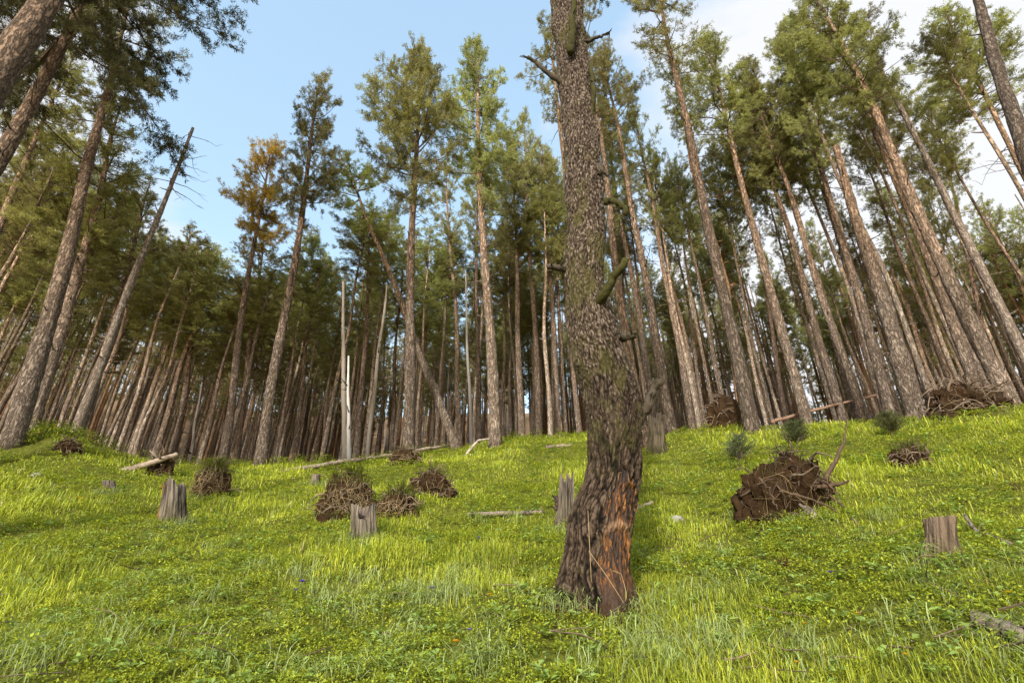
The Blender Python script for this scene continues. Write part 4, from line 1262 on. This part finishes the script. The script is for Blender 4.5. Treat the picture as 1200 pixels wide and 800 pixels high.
def plate_extras():
    b = np.array(EP.location)
    def P(px, py, dy=0.0):
        d = ray(px, py); k = (b[1] + dy) / d[1]
        return np.array([d[0] * k, d[1] * k, H_EYE + d[2] * k]) - b
    def rt(pts, r0, r1, seed, label=None):
        r = np.random.default_rng(seed)
        pts = np.array(pts); s = np.linspace(0, 1, len(pts)); s2 = np.linspace(0, 1, 16)
        q = np.stack([np.interp(s2, s, pts[:, k]) for k in range(3)], -1) + r.normal(0, .008, (16, 3))
        mb = MB(); tube(mb, q, np.linspace(r0, r1, 16), 7, 0, (.45, .4, .38), rough=.15, seed=seed)
        o = mb.build('root', M['root'], EP)
        if label: o['label'] = label
    rt([P(968, 562, -.05), P(976, 545, -.05), P(984, 532, -.05), P(989, 513, -.05), P(992, 493, -.05)], .034, .006, 1, 'dark bare root rising upright')
    rt([P(955, 570, -.25), P(972, 569, -.3), P(984, 567, -.3), P(994, 564, -.3)], .035, .012, 2)
    rt([P(952, 566, -.25), P(965, 563, -.32), P(975, 572, -.34), P(985, 580, -.34)], .02, .008, 3)
    rt([P(890, 561, -.35), P(900, 572, -.42), P(908, 590, -.45), P(912, 597, -.45)], .014, .006, 4)
    rt([P(925, 578, -.4), P(945, 582, -.5), P(965, 590, -.5), P(985, 600, -.5)], .018, .007, 5)
    rt([P(972, 580, -.3), P(985, 590, -.4), P(998, 602, -.45)], .015, .006, 6)
plate_extras()

# ------------------------------------------------------------------ fallen logs, sticks, stones
def log(pts, r0, r1, mat, label, seed, name='fallen_log', cat='log', stubs=4, group='fallen logs on the slope', sides=12, end_part=False):
    r = np.random.default_rng(seed)
    pts = np.array(pts); b = pts[0]
    root = empty(name, b); tag(root, label, cat, group)
    n = 22
    s = np.linspace(0, 1, len(pts)); s2 = np.linspace(0, 1, n)
    q = np.stack([np.interp(s2, s, pts[:, k]) for k in range(3)], -1) - b
    q = q + r.normal(0, r0 * .10, q.shape)
    mb = MB(); tube(mb, q, np.linspace(r0, r1, n), sides, 0, (1, 1, 1), rough=.12, seed=seed)
    mb.build('trunk' if name == 'fallen_log' else 'stem', mat, root)
    for k in range(stubs):
        i = r.integers(3, n - 1); d = unit(r.normal(0, 1, 3) + np.array([0, 0, .6])); L = r.uniform(1.5, 4.5) * r0
        m2 = MB(); tube(m2, np.array([q[i], q[i] + d * L * .6, q[i] + d * L + r.normal(0, .02, 3)]), np.array([r0 * .4, r0 * .28, r0 * .12]), 6, 0, (.8, .8, .8))
        m2.build('branch_stub', mat, root)
    if end_part:
        m3 = MB(); T_ = unit(q[-1] - q[-2])
        tube(m3, np.array([q[-1] - T_ * .01, q[-1] + T_ * .012]), np.array([r1 * 1.03, r1 * .97]), sides, 0, (1.1, 1.1, 1.1)); m3.build('cut_end', M['pale'], root)
    return root
def on(px, py, up=0.0):
    p = G(px, py); return p + np.array([0, 0, up])
def att(px, py, t, up=None):
    p = at(px, py, t)
    if up is not None: p[2] = gz(p[0], p[1]) + up
    return p
log([att(140, 553, 12.8), att(172, 544, 13.0), att(208, 532, 13.2)], .085, .06, M['log'], 'dark log leaning on bare roots at the left edge of the wood', 1)
log([att(332, 553, 14.8), att(395, 542, 16.0), att(460, 533, 17.5), att(528, 521, 19.0)], .08, .05, M['log'], 'long pale log lying behind the bleached snags, dropping to the left', 2, stubs=6)
log([att(543, 537, 15.5), att(552, 525, 15.8), att(561, 516, 16), att(573, 514, 16.2)], .05, .03, M['pale'], 'bent pale branch lying left of the pine with dead side branches', 3, name='fallen_branch', cat='branch', stubs=2)
log([att(640, 524, 14.8), att(656, 522, 15), att(674, 522, 15)], .055, .04, M['log'], 'short dead log with twigs on the crest, left of the old curved pine', 4, stubs=6)
log([on(548, 607, .05), on(590, 606, .06), on(637, 604, .05)], .036, .03, M['grey_wood'], 'log lying level in the grass left of the jagged grey stump', 5, stubs=2)
log([att(904, 494, 15.8), att(960, 479, 16.8), att(1026, 463, 18.0)], .055, .04, M['brown_log'], 'reddish brown log propped between the pines behind the root plate', 6, stubs=3)
log([on(1206, 760, .05), on(1185, 752, .06), on(1160, 742, .06), on(1146, 737, .06)], .05, .04, M['grey_wood'], 'knotty rotten log piece in the grass at the lower right corner', 7, stubs=2)
log([on(925, 586, .03), on(940, 598, .03), on(955, 609, .03)], .075, .065, M['grey_wood'], 'broken log with a pale cut end below the earthy root plate', 8, stubs=2, end_part=True)
log([on(1186, 640, .02), on(1165, 636, .05), on(1148, 632, .06), on(1137, 622, .14)], .018, .012, M['grey_wood'], 'pale antler-like stick lying right of the flat-topped brown stump', 9, name='fallen_branch', cat='branch', stubs=6)
log([on(746, 600, .05), on(756, 597, .06), on(765, 594, .07)], .03, .022, M['log'], 'short stick poking out right of the wounded old pine', 10, name='fallen_branch', cat='branch', stubs=1)
log([on(636, 606, .0), on(636, 606, .08), on(635, 606, .16)], .012, .006, M['twig'], 'dark upright stick at the end of the level log in the grass', 11, name='fallen_branch', cat='branch', stubs=0)
log([on(1000, 610, .03), on(1012, 625, .03), on(1024, 632, .02)], .014, .008, M['root'], 'dead twig in the grass right of the pale cut log end', 12, name='fallen_branch', cat='branch', stubs=5)

def stone(px, py, wpx, label, seed):
    b = G(px, py); t = b[1] * CP + (b[2] - H_EYE) * SP; R = wpx / 2 / F * t
    V = []; nu, nv = 28, 16
    for k in range(nv):
        v = (k / (nv - 1) - .5) * math.pi
        for j in range(nu):
            u = j / nu * 2 * math.pi
            d = Vector((math.cos(v) * math.cos(u), math.cos(v) * math.sin(u), math.sin(v)))
            s = R * (1 + .22 * mnoise.fractal(d * 1.6 + Vector((seed, 3, 0)), 1, 2, 3) + .08 * mnoise.noise(d * 7))
            V.append((d.x * s, d.y * s, d.z * s * .7 + R * .3))
    V = np.array(V); i = np.arange(nv - 1)[:, None] * nu; j = np.arange(nu)[None, :]; j2 = (j + 1) % nu
    mb = MB(); mb.add(V, np.stack([i + j, i + j2, i + nu + j2, i + nu + j], -1).reshape(-1, 4), 0, (1, 1, 1))
    o = mb.build('stone', M['rock'], loc=b); tag(o, label, 'stone', 'stones in the grass')
stone(42, 559, 10, 'small whitish stone in the grass below the leafy bank', 1)
stone(794, 612, 16, 'flat grey stone in the grass right of the old curved pine', 2)
stone(716, 632, 9, 'small stone hugging the foot of the old curved pine', 3) if False else None

# ------------------------------------------------------------------ saplings and weeds
def sapling(px, py, hpx, label, seed, t=None, green=(.05, .085, .035), spread=1.0, n_stem=1, dens=1.0, mat='needles'):
    if t is None: b = G(px, py)
    else:
        p = at(px, py, t); b = np.array([p[0], p[1], gz(p[0], p[1])])
    t = b[1] * CP + (b[2] - H_EYE) * SP; Hh = hpx / F * t
    r = np.random.default_rng(seed)
    root = empty('pine_sapling', b); tag(root, label, 'sapling', 'young pines in the grass')
    st, nd = MB(), MB(); pos, dirs = [], []
    for k in range(n_stem):
        off = r.normal(0, Hh * .16, 2) if n_stem > 1 else (0, 0)
        h = Hh * r.uniform(.7, 1.0) if k else Hh
        p0 = np.array([off[0] * .4, off[1] * .4, -.03]); p1 = np.array([off[0], off[1], h * .95])
        tube(st, np.array([p0, (p0 + p1) / 2 + r.normal(0, .01, 3), p1]), np.array([.012, .009, .004]) * (Hh / .5) ** .5, 6, 0, (.8, .8, .8))
        hh = h * .22
        while hh < h:
            for a in r.uniform(0, 6.28, 5):
                L = spread * (.42 * (1 - hh / h) + .12) * Hh * r.uniform(.7, 1.1)
                d = unit(np.array([math.sin(a), math.cos(a), r.uniform(.35, .9)]))
                s = np.array([off[0] * hh / h, off[1] * hh / h, hh])
                tube(st, np.array([s, s + d * L * .5, s + d * L]), np.array([.005, .004, .002]), 4, 0, (.8, .8, .8))
                m = max(3, int(L / .03 * dens))
                tt = np.linspace(.15, 1, m)[:, None]
                pos.append(s + d * L * tt); dirs.append(np.tile(d, (m, 1)))
            hh += Hh * .13
    pos = np.concatenate(pos); dirs = np.concatenate(dirs)
    add_needles(nd, pos, dirs, 10, .06, .0022 * max(1, t / 6), np.tile(np.array(green), (len(pos), 1)) * r.uniform(.7, 1.3, (len(pos), 1)), 0, r, along=.03)
    st.build('stem', M['twig'], root); nd.build('needles', M[mat], root, smooth_=False)
sapling(936, 530, 32, 'bushy young pine behind the top of the earthy root plate', 1, t=10.5, n_stem=4, spread=1.3, dens=.6, green=(.09, .12, .045))
sapling(872, 560, 36, 'bluish young pine at the foot of the big leaning scaly pine', 2, t=10.0, green=(.13, .165, .08), n_stem=3, spread=1.4, dens=.6)
sapling(1058, 538, 30, 'dull green young pine above the small earthy hollow', 4, n_stem=3, spread=1.4, t=9.8, green=(.11, .14, .045), dens=.6)

def weed(px, py, hpx, label, seed, col, n=40):
    b = G(px, py); t = b[1] * CP + (b[2] - H_EYE) * SP; Hh = hpx / F * t
    r = np.random.default_rng(seed); mb = MB()
    p = r.normal(0, Hh * .22, (n, 3)); p[:, 2] = 0
    blades(mb, p, r.uniform(.5, 1, n) * Hh, r.uniform(.003, .006, n), r.uniform(0, 6.28, n), np.clip(r.normal(.8, .3, n), .1, 1.5), np.array(col) * r.uniform(.5, 1.2, (n, 1)))
    o = mb.build('dead_weed', M['straw'], loc=b, smooth_=False); tag(o, label, 'weed')
weed(923, 670, 24, 'tuft of dead brown weed in the grass between root plate and corner log', 1, (.12, .055, .03), 60)
weed(868, 552, 52, 'dark bare stalks standing left of the earthy root plate', 2, (.05, .03, .02), 9)
weed(1185, 575, 18, 'withered brown tuft on the grass under the wide root tangle', 3, (.16, .10, .05), 40)

def stalk(pts, label, seed):
    mb = MB(); pts = np.array(pts); b = pts[0]
    tube(mb, pts - b, np.linspace(.0032, .002, len(pts)), 5, 0, (.42, .30, .16))
    o = mb.build('dry_stalk', M['straw'], loc=b); tag(o, label, 'stalk', 'dry stalks against the old pine')
def mp(px, py, dy):
    d = ray(px, py); k = (main_base[1] + dy) / d[1]
    return np.array([d[0] * k, d[1] * k, H_EYE + d[2] * k])
stalk([mp(693, 682, -.50), mp(691, 640, -.48), mp(689, 598, -.45)], 'straight dry stalk standing against the dark bark left of the wound', 1)
stalk([mp(731, 706, -.55), mp(712, 676, -.52), mp(690, 645, -.48)], 'dry stalk slanting across the orange wound of the old pine', 2)
stalk([mp(733, 704, -.50), mp(733, 690, -.50), mp(728, 672, -.50), mp(718, 668, -.52)], 'short arched dry stalk at the foot of the orange wound', 3)

# ------------------------------------------------------------------ flowers
def flower(px, py, label, col, seed, name, cat, group, wpx=6, petals=6, hgt=.12):
    b = G(px, py + 6); t = b[1] * CP + (b[2] - H_EYE) * SP
    r = np.random.default_rng(seed); R = wpx / 2 / F * t
    root = empty(name, b); tag(root, label, cat, group)
    st = MB(); tube(st, np.array([[0, 0, -.02], [.006, 0, hgt * .6], [.0, -.01, hgt]]), np.array([.0025, .002, .0018]), 5, 0, (.10, .15, .03)); st.build('stem', M['leaf'], root)
    for k in range(1):
        pt = MB()
        a = np.arange(petals) * 2 * math.pi / petals + r.uniform(0, 1)
        for tilt, sc in ((.35, 1.0), (.95, .75)):
            d = np.stack([np.sin(a + tilt), np.cos(a + tilt), np.full(petals, tilt)], -1)
            leaves(pt, np.tile([0, -.01, hgt], (petals, 1)) + d * R * .1, d, np.full(petals, R * sc * 1.15), .38, np.tile(np.array(col), (petals, 1)) * r.uniform(.8, 1.2, (petals, 1)))
        pt.build('petals', M['petal'], root, smooth_=False)
B_, Y_ = (.16, .10, .55), (.75, .50, .02)
for i, (px, py, lab, w) in enumerate(((351, 693, 'deep violet-blue flower among the arching grass below the split stump', 8), (343, 704, 'dim violet flower just under the deep violet-blue one', 6),
        (505, 702, 'pale blue flower in the grass midway between split stump and old pine', 7), (549, 758, 'pale blue flower near the lower edge, above a yellow-orange one', 8),
        (560, 637, 'tiny violet flower in short grass left of the jagged grey stump', 5), (978, 686, 'violet-blue flower in the grass below the dead brown weed', 7), (869, 609, 'tiny violet flower in front of the earthy root plate', 5))):
    flower(px, py, lab, B_ if i in (0, 5) else (.24, .20, .52), i, 'violet_flower', 'flower', 'violet flowers in the grass', w)
for i, (px, py, lab, w) in enumerate(((574, 708, 'yellow flower in the grass left of the wounded pine foot', 7), (533, 768, 'orange-yellow flower near the lower edge below a pale blue one', 8),
        (231, 573, 'yellow flower beside the root clump with the grass fountain', 6), (947, 747, 'small yellow flower low in the grass toward the lower right', 5),
        (1009, 734, 'yellow flower right of and above another in the lower right grass', 5), (1189, 710, 'yellow flower above the knotty rotten log piece', 6),
        (1068, 789, 'yellow flower on the bottom edge right of the old pine', 6), (938, 797, 'orange-yellow flower at the very bottom edge right of centre', 6), (91, 585, 'tiny yellow flower in the grass left of the tall broken stump', 5))):
    flower(px, py, lab, Y_ if i not in (1, 7) else (.75, .42, .03), 20 + i, 'yellow_flower', 'flower', 'yellow flowers in the grass', w, petals=9, hgt=.10)
# ------------------------------------------------------------------ camera
cam = bpy.data.cameras.new('camera')
cam.sensor_width = 36.0
cam.lens = 18.0
cam.clip_end = 3000
co = bpy.data.objects.new('camera', cam); COL.objects.link(co)
co.location = (0, 0, H_EYE)
co.rotation_euler = (math.radians(90) + PITCH, 0, 0)
scene.camera = co

# ------------------------------------------------------------------ daylight
SUN_EL = math.radians(26)
SUN_AZ = math.radians(197)      # compass angle of the sun, clockwise from +Y (behind the camera, to the left)
sd = np.array([math.sin(SUN_AZ) * math.cos(SUN_EL), math.cos(SUN_AZ) * math.cos(SUN_EL), math.sin(SUN_EL)])
sl = bpy.data.lights.new('sun', 'SUN'); sl.energy = 5.0; sl.angle = math.radians(5.0); sl.color = (1.0, .95, .87)
so = bpy.data.objects.new('sun', sl); COL.objects.link(so)
so.rotation_euler = Vector(-sd).to_track_quat('-Z', 'Y').to_euler()

def build_world():
    w = bpy.data.worlds.new('World'); scene.world = w; w.use_nodes = True
    nt = w.node_tree; nt.nodes.clear(); g = N(nt)
    out = g('ShaderNodeOutputWorld')
    sky = g('ShaderNodeTexSky', sky_type='NISHITA'); sky.sun_disc = False
    sky.sun_elevation = SUN_EL; sky.sun_rotation = SUN_AZ; sky.air_density = 1.0; sky.dust_density = 1.2; sky.ozone_density = 1.0
    tc = g('ShaderNodeTexCoord')
    sep = g('ShaderNodeSeparateXYZ'); g.link(tc.outputs['Generated'], sep.inputs[0])
    # planar cloud layer: direction / height
    zz = g.math('MAXIMUM', sep.outputs[2], .05)
    cv = g('ShaderNodeCombineXYZ')
    g.link(g.math('DIVIDE', sep.outputs[0], zz), cv.inputs[0]); g.link(g.math('DIVIDE', sep.outputs[1], zz), cv.inputs[1])
    n = noise_tex(g, cv.outputs[0], 1.5, 7, .55, .3)
    off = g.math('ABSOLUTE', g.math('ADD', sep.outputs[0], .18))
    bias = g.math('MULTIPLY', g.math('SUBTRACT', off, .30), .95)
    low = g.math('MULTIPLY', g.math('SUBTRACT', .62, sep.outputs[2]), .25)
    cl = g.ramp(g.math('ADD', g.math('ADD', n, bias), low), [(.50, (0, 0, 0)), (.68, (1, 1, 1))])
    mul = g.mix(1.0, sky.outputs[0], (.68, .60, .45), 'MULTIPLY')
    pale = g.mix(.5, mul, (.52, .79, 1.13))
    c = g.mix(g.math('MULTIPLY', cl, .92), pale, (1.0, 1.0, 1.02))
    bg = g('ShaderNodeBackground'); g.link(c, bg.inputs[0]); bg.inputs[1].default_value = 1.0
    g.link(bg.outputs[0], out.inputs[0])
build_world()

scene.view_settings.view_transform = 'Standard'
scene.view_settings.look = 'None'
scene.view_settings.exposure = 0
scene.cycles.max_bounces = 6
scene.cycles.diffuse_bounces = 4
scene.cycles.transmission_bounces = 4
scene.cycles.use_denoising = True
